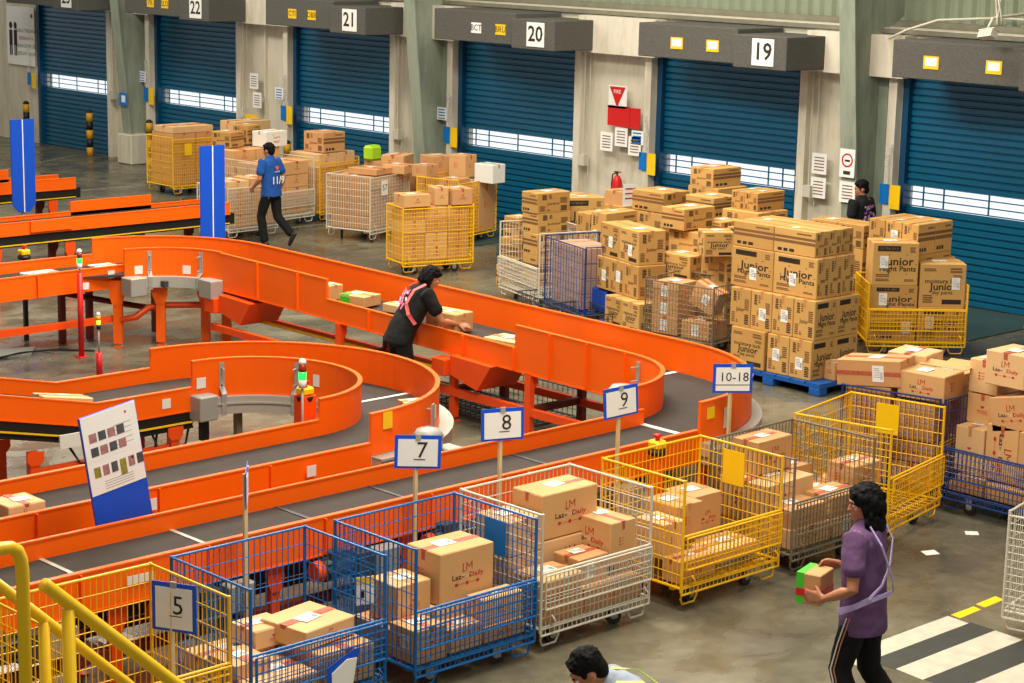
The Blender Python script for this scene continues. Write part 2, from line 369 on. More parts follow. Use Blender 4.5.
def wall_card(name, lab, cat, y, z, wdt, hgt_, mats, draw=None, x=23.40, grp=None):
    m_ = MB(); X = plane_X((x, y, z), (0, -1, 0), (0, 0, 1)); m_.box((-wdt / 2, -hgt_ / 2, -.008), (wdt / 2, hgt_ / 2, .002), 0, X)
    if draw: draw(m_, X @ Matrix.Translation((0, 0, .004)))
    return tag(part(name, m_, mats), lab, cat, grp)
for i, (l, r_) in enumerate(DOORS):
    nm = NUM[i] if i < 5 else '18'
    w_ = 'door ' + nm if i < 5 else 'the rightmost door'
    wall_card('wall_sign', 'small blue card on the wall just left of ' + w_, 'sign', l + .13, 1.44, .15, .28, [BTAG], grp='blue cards left of the doors')
    wall_card('wall_sign', 'small yellow card on the wall just left of ' + w_, 'sign', l - .06, 1.41, .17, .34, [YTAG], grp='yellow cards left of the doors')
    if i in (1, 2, 3, 4):
        def lines(m_, X):
            for k in range(4): m_.box((-.1, -.09 + k * .05, 0), (.08, -.07 + k * .05, .001), 1, X)
        wall_card('wall_notice', 'small blue and white notice above the cards beside ' + w_, 'notice', l + .25, 1.8, .26, .22, [WHITE, BTAG], lines, grp='blue notices beside the doors')
    m_ = MB(); rr = random.Random(i)
    pts = [(23.36, l + .05 + rr.uniform(-.03, .03), z) for z in [1.6 + k * .08 for k in range(8)]]
    for p, q in zip(pts, pts[1:]): m_.rod(p, q, .035, 5)
    tag(part('plastic_sleeve', m_, PLASTIC), 'crumpled clear plastic hanging at the left frame of ' + w_, 'plastic', 'plastic at the door frames')
def tri(m_, X):
    m_.prism([(-.17, .16), (0, -.16), (.17, .16)][::-1], 0, .01, 1, X)
    put_text(m_, 'FIRE', X @ Matrix.Translation((0, .08, .012)), .09, 2)
wall_card('fire_sign', 'red triangular fire point sign on the wall between doors 20 and 19', 'sign', 22.36, 2.41, .4, .36, [WHITE, REDP, WHITE], tri, x=23.38)
wall_card('fire_board', 'large red board on the beige wall between doors 20 and 19', 'sign', 22.33, 2.11, .48, .32, [REDP], x=23.38)
wall_card('fire_board', 'narrow red board right of the larger red board on the wall', 'sign', 21.97, 2.1, .22, .32, [REDP], x=23.38)
def paper(m_, X):
    for k in range(5): m_.box((-.09, -.1 + k * .045, 0), (.09, -.085 + k * .045, .001), 1, X)
for y, z, c_ in ((22.6, 1.68, 'white paper notice below the red boards, left one'), (22.28, 1.78, 'white paper notice below the red boards, middle one'), (21.98, 1.66, 'white paper notice below the red boards, right one'), (32.1, 1.98, 'white paper notice on the wall between doors 22 and 21, upper'), (32.0, 1.62, 'white paper notice on the wall between doors 22 and 21, lower'), (18.3, 1.75, 'white paper notice on the wall left of the broad column, upper'), (18.3, 1.4, 'white paper notice on the wall left of the broad column, lower')):
    wall_card('paper_notice', c_, 'notice', y, z, .27, .3, [WHITE, PRBRN], paper, grp='paper notices on the dock wall')
wall_card('yellow_label', 'yellow strip label on the wall between doors 22 and 21', 'label', 32.2, 1.28, .4, .1, [YTAG])
wall_card('yellow_label', 'yellow strip label on the wall left of door 23 below the safety sign', 'label', 41.3, 1.75, .35, .1, [YTAG], x=23.545)
def nosmoke(m_, X):
    for k in range(20):
        a0, a1 = 2 * math.pi * k / 20, 2 * math.pi * (k + 1) / 20
        m_.add([X @ Vector((r_ * math.cos(a), r_ * math.sin(a) + .03, 0)) for r_, a in ((.1, a0), (.1, a1), (.075, a1), (.075, a0))], [(0, 1, 2, 3)], 1)
    m_.box((-.06, -.17, 0), (.06, -.12, .001), 2, X); m_.box((-.04, .01, 0), (.05, .04, .001), 2, X)
wall_card('no_smoking_sign', 'white prohibition sign with red ring on the broad column', 'sign', 17.46, 1.88, .26, .42, [WHITE, REDP, PRBLK], nosmoke, x=22.955)
wall_card('paper_notice', 'white notice on the broad column below the prohibition sign', 'notice', 17.46, 1.46, .28, .3, [WHITE, PRBRN], paper, x=22.99)
wall_card('blue_sign', 'small blue sign on the column left of door 22', 'sign', 36.1, 1.34, .3, .26, [BTAG, WHITE], lambda m_, X: m_.box((-.06, -.06, 0), (.08, .08, .001), 1, X), x=23.0)
def safety(m_, X):
    for k, (s_, c_) in enumerate((('SEGALA TINDAKAN', 1), ('BERBAHAYA', 2), ('AKAN DI PROSES', 1), ('SESUAI HUKUM', 1))): put_text(m_, s_, X @ Matrix.Translation((.25, .12 - k * .17, 0)), .115, c_)
    for dx in (-.42, -.22):
        m_.box((dx - .07, -.22, 0), (dx + .07, .12, .001), 1, X); m_.box((dx - .06, -.45, 0), (dx - .01, -.22, .001), 1, X); m_.box((dx + .01, -.45, 0), (dx + .06, -.22, .001), 1, X)
        m_.prism([(dx + .07 * math.cos(a), .22 + .08 * math.sin(a)) for a in [2 * math.pi * k / 12 for k in range(12)]], 0, .001, 1, X)
    m_.prism([(.5 + .05 * math.cos(a), .46 + .05 * math.sin(a)) for a in [2 * math.pi * k / 12 for k in range(12)]], 0, .001, 2, X)
wall_card('safety_sign', 'large white sign with two black figures and lettering left of door 23', 'sign', 41.05, 2.36, 1.2, 1.3, [WHITE, PRBLK, PRRED], safety, x=23.5)
# fire extinguisher
t = thing('fire_extinguisher', 'red fire extinguisher hanging on the wall between doors 20 and 19', 'fire extinguisher', (23.34, 22.28, .72))
part('cylinder', MB().lathe([(.01, 0), (.075, .01), (.08, .05), (.08, .36), (.05, .43), (.022, .46)], n=16), REDP, t)
m_ = MB().rod((0, 0, .46), (0, 0, .5), .018, 8); m_.box((-.015, -.07, .5), (.015, .06, .515)); m_.tube([(0, .02, .49), (0, .1, .46), (0, .12, .3), (0, .1, .12)], .012, 6); part('valve', m_, BLACK, t)
part('wall_bracket', MB().box((.0, -.03, .1), (.2, .03, .3)), GREYM, t)
# camera on the cladding
t = thing('security_camera', 'white security camera hanging below the cladding above the rightmost door', 'camera', (22.2, 14.8, 3.82))
X = Matrix.Rotation(R(25), 4, 'Y') @ Matrix.Rotation(R(70), 4, 'Z')
part('camera_body', MB().box((-.15, -.05, -.05), (.12, .05, .05), 0, X).box((-.18, -.055, .045), (.13, .055, .06), 0, X), WPAINT, t)
part('camera_arm', MB().tube([(0, 0, .05), (.1, 0, .2), (1.8, 0, .3)], .02, 8), WPAINT, t)
c_ = MB()
for s_ in (0, 1, 2): c_.tube([(.1 + .03 * math.sin(z * 9 + s_), -.08 + .05 * math.sin(z * 6 + s_ * 2.1), .12 + z) for z in [k * .1 for k in range(16)]], .014, 6)
part('camera_cable', c_, WPAINT, t)
c_ = MB().tube([(23.2, 17.05, 3.62), (23.25, 16.8, 3.75), (23.4, 16.4, 3.9), (23.9, 15.8, 3.95), (24.0, 13, 3.93)], .018, 6)
tag(part('electrical_conduit', c_, WPAINT), 'white conduit running along the top of the rightmost header', 'conduit')

# floor markings
WPT = mat('worn_white_floor_paint', (194, 186, 166), .6, var=.2, scale=9, detail=6); BPT = mat('worn_black_floor_paint', (58, 59, 54), .5, var=.3, scale=7, detail=6)
YPT = mat('yellow_floor_tape', (240, 200, 10), .5, var=.1)
def flat(name, poly, z, m_, lab, cat, grp=None): return tag(part(name, MB().prism(poly, 0, z), m_), lab, cat, grp)
for k, (y0, y1, xa, nm) in enumerate(((8.16, 8.36, 11.15, 'farthest'), (7.69, 7.94, 11.28, 'middle'), (7.19, 7.42, 11.3, 'nearest'), )):
    flat('crossing_stripe', [(xa, y0), (12.52, y0), (12.54, y1), (xa + .03, y1)], .003, WPT, 'white painted crossing stripe on the floor, %s of three' % nm, 'floor marking', 'crossing stripes')
for k, (y0, y1, nm) in enumerate(((7.94, 8.16, 'farther'), (7.42, 7.69, 'nearer'))):
    flat('crossing_gap', [(11.3, y0), (12.55, y0), (12.55, y1), (11.3, y1)], .0025, BPT, 'black painted band between the white crossing stripes, the %s one' % nm, 'floor marking', 'black crossing bands')
flat('floor_tape', [(12.57, 8.27), (12.86, 8.28), (12.88, 8.36), (12.58, 8.36)], .003, YPT, 'yellow floor tape strip touching the crossing', 'floor tape')
flat('floor_tape', [(12.93, 8.29), (13.2, 8.3), (13.22, 8.39), (12.94, 8.38)], .003, YPT, 'yellow floor tape strip next to the white cage', 'floor tape')
flat('paper_slip', [(13.68, 9.37), (13.8, 9.32), (13.86, 9.42), (13.74, 9.47)], .002, WHITE, 'white paper slip on the floor, nearer the purple-shirted person', 'paper', 'paper slips on the floor')
flat('paper_slip', [(14.44, 9.5), (14.52, 9.42), (14.6, 9.49), (14.52, 9.57)], .002, WHITE, 'white paper slip on the floor below the navy cage', 'paper', 'paper slips on the floor')
flat('floor_line', [(7.9, 8.97), (7.9, 8.99), (10.4, 8.1), (10.4, 8.08)][::-1], .0015, WPT, 'thin pale scratch line across the floor in front of the cages', 'floor marking')
flat('floor_plate', [(11.1, 20.9), (11.9, 20.75), (12.15, 21.1), (11.3, 21.3)], .02, mat('galvanised_plate', (150, 156, 140), .5, var=.1), 'pale grey cover plate on the floor at the left edge', 'floor plate')
tag(part('floor_cable', MB().tube([(11.3, 20.75, .015), (11.8, 20.84, .03), (12.05, 20.85, .02), (12.3, 20.8, .015), (12.6, 20.5, .012)], .014, 6), BLACK), 'black cable lying on the floor beside the grey cover plate', 'cable')
for k, (p, q) in enumerate((((18.5, 27), (23.4, 27)), ((18.5, 33), (23.4, 33)), ((16, 34), (23, 38)))):
    flat('floor_joint', [(p[0], p[1]), (q[0], q[1]), (q[0], q[1] + .04), (p[0], p[1] + .04)], .0015, mat('joint_filler', (150, 146, 126), .8), ('pale joint line in the far floor nearest door 21', 'pale joint line in the far floor before door 22', 'slanting pale joint line in the far floor before door 23')[k], 'floor joint')
#@@SPLIT
# ---------------------------------------------------------------- conveyors
def lp(p, q, n): return [tuple(p[i] + (q[i] - p[i]) * k / n for i in range(3)) for k in range(n + 1)]
def sub(path, i0, i1): return path[i0:i1 + 1]
def belt(L, Rr, dz=0, th=.02):
    m_ = MB(); rings = [[Vector(l) + Vector((0, 0, dz - th)), Vector(r_) + Vector((0, 0, dz - th)), Vector(r_) + Vector((0, 0, dz)), Vector(l) + Vector((0, 0, dz))] for l, r_ in zip(L, Rr)]
    return m_.loft(rings, 0, False)
def rail(path, z0, z1, side, th=.03, ribs=.6, lip=.035, mi=0, ribdepth=.03):
    """sheet-steel side rail standing on the outer side of an edge polyline; side +1 = left of travel"""
    m_ = MB(); a, b_ = (0, th) if side > 0 else (-th, 0)
    m_.strip(path, a, b_, z0, z1, mi)
    if lip:
        a2, b2 = (-.006, lip) if side > 0 else (-lip, .006)
        m_.strip(path, a2, b2, z1 - .002, z1 + .012, mi)
        if z1 - z0 > .12: m_.strip(path, a2 if side > 0 else -lip, b2 if side > 0 else .0, z0 - .012, z0 + .002, mi)
    if ribs:
        d = 0; P = [Vector(p) for p in path]
        for p, q in zip(P, P[1:]):
            d += (q - p).length
            if d >= ribs:
                d = 0; u = q - p; u.z = 0; u.normalize(); l = Vector((-u.y, u.x, 0)) * side
                c = q + l * (th + .0)
                X = Matrix((Vector((u.x, u.y, 0)), Vector((l.x, l.y, 0)), Vector((0, 0, 1)))).transposed().to_4x4(); X.translation = c
                m_.box((-.006, 0, z0), (.006, ribdepth, z1), mi, X)
    return m_
def leg(x, y, z, w_=.07, top=.22, yaw=0, mi=0):
    """upright with flared gusset plate at the head and a foot"""
    X = Matrix.Translation((x, y, 0)) @ Matrix.Rotation(yaw, 4, 'Z'); h = w_ / 2
    m_ = MB().box((-h, -h * .8, .05), (h, h * .8, z), mi, X)
    Y = X @ Matrix(((1, 0, 0, 0), (0, 0, -1, -h * .8), (0, 1, 0, 0), (0, 0, 0, 1)))
    m_.prism([(-h, z - top), (h, z - top), (h * 1.8, z - top * .62), (h * 1.8, z), (-h * 1.8, z), (-h * 1.8, z - top * .62)], 0, .012, mi, Y)
    m_.rod(X @ Vector((0, 0, 0)), X @ Vector((0, 0, .06)), .012, 6, mi); m_.box((-.05, -.05, 0), (.05, .05, .012), mi, X)
    return m_
def holes(m_, p, u, n, rows, X=None): pass

STICK = mat('white_sticker', (224, 222, 214), .7, var=.03); STY = mat('yellow_sticker', (240, 200, 20), .6, var=.1)
def stick(par, p, ux, w_, h_, m_=None, name='sticker'):
    b_ = MB(); X = plane_X(p, ux, (0, 0, 1)); b_.box((-w_ / 2, -h_ / 2, -.002), (w_ / 2, h_ / 2, .002), 0, X); return part(name, b_, m_ or STICK, par)
def motor(par, x, y, z, yaw, cap=None):
    X = Matrix.Translation((x, y, z)) @ Matrix.Rotation(yaw, 4, 'Z')
    m_ = MB(); m_.rod(X @ Vector((-.18, 0, 0)), X @ Vector((.1, 0, 0)), .075, 14)
    for k in range(8): 
        a = 2 * math.pi * k / 8; m_.box((-.16, -.008, .06), (.08, .008, .09), 0, X @ Matrix.Rotation(a, 4, 'X'))
    m_.box((.1, -.09, -.1), (.26, .09, .09), 0, X); m_.box((-.1, -.05, .07), (.02, .05, .13), 0, X)
    mo = part('drive_motor', m_, [DGREY], par)
    part('fan_cover', MB().rod(X @ Vector((-.24, 0, 0)), X @ Vector((-.18, 0, 0)), .07, 14, 0, .08), ORANGE2 if cap else GREYM, mo)
    return mo

# A: front belt along the cages
ZA = .85
A = thing('belt_conveyor', 'long orange straight belt conveyor running behind the row of wire cages', 'conveyor', (0, 0, 0), 0)
AL = lp((2.6, 11.58, ZA), (12.6, 11.62, ZA), 20); AR = lp((2.6, 11.0, ZA), (12.6, 11.02, ZA), 20)
part('belt', belt(AL, AR), BELT, A)
part('far_rail', rail(AL, -.14, .13, 1, ribs=1.3, lip=.02), ORANGE, A)
part('near_rail', rail(AR, -.2, .065, -1, ribs=1.0), ORANGE, A)
j_ = [6.66, 7.7, 8.62, 9.5, 11.0]
for k, x in enumerate(j_):
    part('belt_joint', MB().box((x, 11.0, ZA), (x + .035, 11.6, ZA + .006)), [SILVER, DGREY][k > 1], A)
for x in (3.4, 5.2, 6.9, 8.2, 9.4, 10.5, 11.6):
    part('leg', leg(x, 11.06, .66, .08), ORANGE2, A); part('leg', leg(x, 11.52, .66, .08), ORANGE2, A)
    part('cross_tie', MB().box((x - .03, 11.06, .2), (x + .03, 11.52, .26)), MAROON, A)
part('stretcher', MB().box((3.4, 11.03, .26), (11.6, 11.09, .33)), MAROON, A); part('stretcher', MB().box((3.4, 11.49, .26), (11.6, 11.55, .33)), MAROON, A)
part('return_pan', MB().box((2.7, 11.04, .52), (12.3, 11.54, .56)), BLACK, A)
for x in (6.0, 7.35, 8.7, 9.75, 11.2): motor(A, x, 10.93, .55, R(0), cap=True)
for x in (6.3, 7.7, 9.0, 10.1, 11.6): part('junction_box', MB().cbox((x, 10.87, .42), (x + .22, 11.0, .62), .01), GREYM, A)
stick(A, (7.05, 10.965, .80), (1, 0, 0), .2, .06)
# C2 -> part of the big U conveyor (C): left straight, far curve, long straight past the worker, near curve
C = thing('curved_belt_conveyor', 'large orange U-shaped belt conveyor that curves round twice, worker standing at it', 'conveyor', (0, 0, 0), 0)
ZC1, ZC2 = .9, .85
inn = lp((8.0, 20.52, .9), (12.86, 20.60, .9), 10)[:-1] + arc((12.92, 19.55), .86, 87, 0, 14, .9)[:-1]
out = lp((8.0, 21.28, .9), (13.0, 21.26, .9), 10)[:-1] + arc((12.95, 19.76), 1.48, 86, 0, 14, .9)[:-1]
i0, i1 = 10, 24
n_ = 26
inn += lp((13.78, 19.55, .9), (13.64, 12.8, .85), n_)[:-1]; out += lp((14.43, 19.76, .9), (14.40, 12.8, .85), n_)[:-1]
i2 = i1 + n_
inn += arc((12.6, 12.8), 1.04, 0, -90, 16, .85); out += arc((12.6, 12.8), 1.80, 0, -90, 16, .85)
i3 = len(inn) - 1
part('belt', belt(out, inn), BELT, C)
part('outer_guard', rail(sub(out, i0, i1), -.04, .31, 1, ribs=0), ORANGE, C)
part('outer_guard', rail(sub(out, i1, i2), -.14, .31, 1, ribs=1.6), ORANGE, C)
part('outer_guard', rail(sub(out, i2, i3), -.04, .31, 1, ribs=0), ORANGE, C)
part('inner_guard', rail(sub(inn, i0, i1), -.02, .30, -1, ribs=0), ORANGE, C)
kA = i1 + 8; kB = i1 + 20
part('inner_guard', rail(sub(inn, i1, kA), -.14, .29, -1, ribs=.75), ORANGE, C)
part('inner_rail', rail(sub(inn, kA, kB), -.15, .07, -1, ribs=.6), ORANGE, C)
part('inner_guard', rail(sub(inn, kB, i2), -.15, .30, -1, ribs=.5), ORANGE, C)
part('inner_guard', rail(sub(inn, i2, i3), -.04, .30, -1, ribs=0), ORANGE, C)
part('near_rail', rail(sub(inn, 0, i0 - 1) + [(13.1, 20.60, .9)], -.17, .08, -1, ribs=.6), ORANGE, C)
part('far_rail', rail(sub(out, 0, i0), -.14, .12, 1, ribs=.9), ORANGE, C)
# silver frames of the curves
part('curve_frame', MB().strip(sub(inn, i0, i1), -.1, -.02, -.16, -.03), SILVER, C)
part('curve_frame', MB().strip(sub(out, i2, i3), .035, .13, -.14, -.03), SILVER, C)
part('curve_frame', MB().strip(sub(inn, i2, i3), -.1, -.035, -.16, -.05), SILVER, C)
part('end_box', MB().cbox((12.92, 20.18, .66), (13.14, 20.4, .88), .01), GREYM, C); part('end_box', MB().cbox((13.58, 19.5, .66), (13.8, 19.76, .88), .01), GREYM, C)
part('rating_plate', MB().box((13.3, 20.06, .76), (13.36, 20.14, .83), 0, Matrix()), DGREY, C)
def bracket(par, cx, cy, r_, a, z0, z1, zg):
    X = Matrix.Translation((cx, cy, 0)) @ Matrix.Rotation(R(a), 4, 'Z'); m_ = MB()
    m_.box((r_ - .04, -.025, zg), (r_ - .028, .025, z1), 0, X); m_.box((r_ - .115, -.025, z0), (r_ - .10, .025, zg - .06), 0, X)
    m_.add([X @ Vector(p) for p in ((r_ - .115, -.025, zg - .06), (r_ - .1, -.025, zg - .06), (r_ - .028, -.025, zg), (r_ - .04, -.025, zg), (r_ - .115, .025, zg - .06), (r_ - .1, .025, zg - .06), (r_ - .028, .025, zg), (r_ - .04, .025, zg))], [(0, 1, 2, 3), (7, 6, 5, 4), (0, 4, 5, 1), (3, 2, 6, 7), (1, 5, 6, 2), (0, 3, 7, 4)])
    for z in (z1 - .05, zg + .02, z0 + .04, zg - .1): m_.rod(X @ Vector((r_ - .12, 0, z)), X @ Vector((r_ - .03, 0, z)), .008, 6)
    return part('guard_bracket', m_, GREYM, par)
bracket(C, 12.92, 19.55, .86, 66, .72, 1.17, .93); bracket(C, 12.92, 19.55, .86, 22, .72, 1.17, .93)
bracket(C, 12.6, 12.8, 1.04, -10, .72, 1.1, .9)
for x, y, z in ((12.93, 20.5, .76), (13.43, 20.52, .86), (13.93, 20.12, .86), (14.2, 19.9, .76)):
    pass
for x, y in ((12.96, 20.54), (13.42, 20.32), (13.86, 20.02), (13.98, 19.75)): part('leg', leg(x, y, .82, .105, .3, yaw=R(-45)), ORANGE, C)
for x, y in ((12.6, 21.22), (12.97, 21.2), (13.85, 21.1), (14.35, 20.3), (11.0, 20.6), (11.0, 21.2), (9.6, 20.6)): part('leg', MB().box((x - .035, y - .035, 0), (x + .035, y + .035, .76)), MAROON, C)
part('stretcher', MB().box((8.0, 20.58, .30), (12.96, 20.64, .38)).tube([(12.96, 20.5, .34), (13.15, 20.45, .36), (13.3, 20.42, .46), (13.46, 20.4, .48), (13.92, 20.08, .48), (13.98, 19.8, .48)], .045, 4), ORANGE2, C)
part('stretcher', MB().rod((12.6, 21.22, .6), (13.5, 20.6, .4), .035, 4), MAROON, C)
# legs and drive housings along the long straight
def xin(y): return 13.64 + (y - 12.8) / 7 * .14
for y in (17.25, 15.3, 14.15, 12.95):
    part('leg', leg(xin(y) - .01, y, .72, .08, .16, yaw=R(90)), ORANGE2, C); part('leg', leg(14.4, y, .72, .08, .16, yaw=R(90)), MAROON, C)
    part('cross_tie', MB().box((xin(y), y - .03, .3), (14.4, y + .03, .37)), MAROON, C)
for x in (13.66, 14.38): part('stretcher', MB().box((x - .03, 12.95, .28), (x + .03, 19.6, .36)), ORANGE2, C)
part('guide_bar', MB().rod((14.0, 19.2, .42), (13.72, 15.2, .5), .02, 6), YPIPE, C)
def housing(y, label):
    X = Matrix(((0, 0, 1, xin(y) - .12), (-1, 0, 0, y), (0, 1, 0, 0), (0, 0, 0, 1)))
    h_ = part('drive_housing', MB().prism([(0, .52), (.42, .42), (.62, .7), (0, .72)], 0, .55, X=X), ORANGE2, C)
    part('cover_box', MB().cbox((xin(y) - .18, y + .01, .5), (xin(y) - .02, y + .22, .68), .01), ORANGE2, h_)
housing(19.45, 'far'); housing(15.25, 'near')
stick(C, (12.86, 20.515, .9), (1, 0, 0), .09, .09); stick(C, (12.5, 20.50, .80), (1, 0, 0), .09, .08)
for a in (75, 35): 
    stick(C, (12.92 + .825 * math.cos(R(a)), 19.55 + .825 * math.sin(R(a)), .95), (math.sin(R(a)), -math.cos(R(a)), 0), .1, .1)
stick(C, (13.745, 19.7, .86), (0, -1, 0), .09, .12)
for a in (-40,): stick(C, (12.6 + 1.0 * math.cos(R(a)), 12.8 + 1.0 * math.sin(R(a)), 1.0), (math.sin(R(a)), -math.cos(R(a)), 0), .12, .12)
for k, (a, m_) in enumerate(((-86, STY), (-78, STICK))): stick(C, (12.6 + 1.835 * math.cos(R(a)), 12.8 + 1.835 * math.sin(R(a)), 1.06 - .08 * k), (-math.sin(R(a)), math.cos(R(a)), 0), .1, .1 + .08 * k, m_)
part('belt_joint', MB().box((13.66, 12.84, .852), (14.38, 12.89, .857)), STICK, C)
part('belt_joint', MB().box((12.56, 11.02, .852), (12.62, 11.74, .857)), STICK, C)
m_ = MB().cbox((12.62, 10.82, .62), (13.05, 11.0, .8), .02); part('end_box', m_, GREYM, C)
for x, y in ((12.7, 11.02), (13.5, 11.3), (14.25, 12.1)): part('leg', leg(x, y, .72, .07), ORANGE2, C)
part('drive_drum', MB().lathe([(.02, 0), (.13, .01), (.15, .05), (.15, .2), (.1, .27), (.02, .28)], (13.3, 12.55, .66), 18), GREYM, C)

# D: inner loop
D = thing('curved_belt_conveyor', 'smaller orange U-turn belt conveyor inside the large loop, its upper arm rising to the left', 'conveyor', (0, 0, 0), 0)
kx = 9.25
inn = lp((4.2, 15.05, .82 + .22 * (kx - 4.2)), (kx, 15.05, .82), 12)[:-1] + lp((kx, 15.05, .82), (10.25, 15.05, .82), 4)[:-1]
out = lp((4.2, 15.70, .82 + .22 * (kx - 4.2)), (kx, 15.70, .82), 12)[:-1] + lp((kx, 15.70, .82), (10.25, 15.70, .82), 4)[:-1]
i0 = 16
inn += arc((10.25, 14.1), .95, 90, -90, 30, .82)[:-1]; out += arc((10.25, 14.1), 1.6, 90, -90, 30, .82)[:-1]
i1 = 46
inn += lp((10.25, 13.15, .82), (3.0, 13.05, .82), 14); out += lp((10.25, 12.5, .82), (3.0, 12.46, .82), 14)
i2 = len(inn) - 1
part('belt', belt(out, inn), BELT, D)
part('outer_guard', rail(sub(out, i0, i1), -.02, .31, 1, ribs=0), ORANGE, D)
part('inner_guard', rail(sub(inn, i0, i1), -.02, .31, -1, ribs=0), ORANGE, D)
part('near_rail', rail(sub(inn, 0, i0), -.13, .07, -1, ribs=0), ORANGE, D)
part('far_rail', rail(sub(out, 0, i0), -.1, .13, 1, ribs=.9), ORANGE, D)
part('near_rail', rail(sub(out, i1, i2), -.2, .065, 1, ribs=.6), ORANGE, D)
part('far_rail', rail(sub(inn, i1, i2), -.1, .13, -1, ribs=0), ORANGE, D)
part('lower_flange', MB().box((4, 12.4, .5), (10.2, 12.46, .62)).box((4, 12.36, .5), (10.2, 12.46, .515)), ORANGE2, D)
part('return_belt', MB().strip(sub(inn, 0, i0), -.02, .06, -.29, -.13).strip(sub(inn, 0, i0), -.03, .6, -.3, -.28), BLACK, D)
part('guide_rod', MB().strip(sub(inn, 0, i0), -.045, -.03, -.245, -.23), YPIPE, D)
part('curve_frame', MB().strip(sub(inn, i0, i1), -.1, -.03, -.19, -.03).strip(sub(inn, i0, i1), -.115, -.1, -.10, -.085), SILVER, D)
part('curve_frame', MB().strip(sub(out, i0 + 14, i1), .035, .15, -.17, -.05).strip(sub(out, i0 + 14, i1), .035, .16, -.06, -.04), SILVER, D)
part('end_box', MB().cbox((10.22, 14.86, .6), (10.42, 15.06, .83), .01), GREYM, D)
for a in (72, 28): bracket(D, 10.25, 14.1, .95, a, .62, 1.1, .88)
bracket(D, 10.25, 14.1, 1.72, -62, .7, 1.08, .86)
for x, y in ((8.62, 15.05), (10.05, 15.05)):
    part('leg', leg(x, y, .56, .09, .12), ORANGE2, D); part('leg', leg(x, 15.62, .56, .09, .12), ORANGE2, D)
part('stretcher', MB().box((8.66, 15.02, .32), (10.05, 15.08, .4)).rod((8.62, 15.04, .26), (7.9, 15.04, .36), .04, 4).rod((10.05, 15.05, .3), (9.8, 15.05, .2), .03, 4), ORANGE2, D)
part('leg', MB().box((10.34, 15.0, .02), (10.41, 15.07, .62)).box((10.3, 14.96, 0), (10.45, 15.1, .02)), BLACK, D)
for a in (82, 60): 
    x, y = 10.25 + .9 * math.cos(R(a)) + .35, 14.1 + .9 * math.sin(R(a)); part('leg', MB().box((x - .03, y - .03, 0), (x + .03, y + .03, .66)), GREYW, D) if a == 82 else None
cb = MB()
for k in range(7):
    x = 9.0 + .17 * k; cb.tube([(x, 15.12, .55), (x + .05, 15.0, .4 - .02 * k), (x + .3, 15.0, .33 + .03 * (k % 3)), (x + .4, 15.1, .5)], .012, 5)
part('hanging_cable', cb, BLACK, D)
part('control_box', MB().cbox((10.12, 14.85, .05), (10.27, 14.95, .42), .01), WPAINT, D)
cb = MB()
for k in range(9): cb.tube([(9.62 + .05 * k, 14.8, .3), (9.66 + .05 * k, 14.72, .46 - .01 * k), (9.75 + .05 * k, 14.7, .35), (9.7 + .05 * k, 14.76, .22)], .014, 5)
part('cable_bundle', cb, GREYM, D)
for x in (4.6, 6.2, 7.8, 9.4): part('leg', leg(x, 12.5, .62, .09), ORANGE2, D); part('leg', leg(x, 13.08, .62, .09), ORANGE2, D)
part('control_box', MB().cbox((9.05, 12.45, .52), (9.2, 12.5, .58), .005), BLACK, D)
# drive at the end of the curve
part('drive_drum', MB().lathe([(.02, 0), (.1, .005), (.12, .03), (.12, .2), (.13, .22), (.1, .27), (.02, .285)], (10.72, 12.3, .7), 18), GREYM, D)
part('control_box', MB().cbox((10.42, 12.16, .5), (10.6, 12.36, .8), .01), GREYM, D); part('control_box', MB().cbox((10.78, 12.1, .68), (10.95, 12.3, .82), .01), GREYM, D)
part('control_box', MB().cbox((10.72, 13.5, .5), (10.84, 13.6, .95), .01), GREYM, D)
motor(D, 9.9, 12.4, .55, 0)
stick(D, (8.1, 12.425, .78), (1, 0, 0), .09, .09); stick(D, (9.6, 12.425, .78), (1, 0, 0), .09, .09)
stick(D, (9.96, 15.015, .79), (1, 0, 0), .09, .09); stick(D, (10.33, 15.005, .93), (1, 0, 0), .1, .1)
for a, r_ in ((15, .91), (-55, 1.64)): stick(D, (10.25 + r_ * math.cos(R(a)), 14.1 + r_ * math.sin(R(a)), .96), (math.sin(R(a)), -math.cos(R(a)), 0), .07, .11)
stick(D, (10.25 + 1.64 * math.cos(R(-84)), 14.1 + 1.64 * math.sin(R(-84)), 1.06), (1, 0, 0), .1, .14, STY)
part('belt_joint', MB().box((11.22, 13.86, .822), (11.84, 13.9, .826)), STICK, D)
part('clamp_plate', MB().box((8.84, 14.97, .56), (9.06, 14.99, .68)), STICK, D)

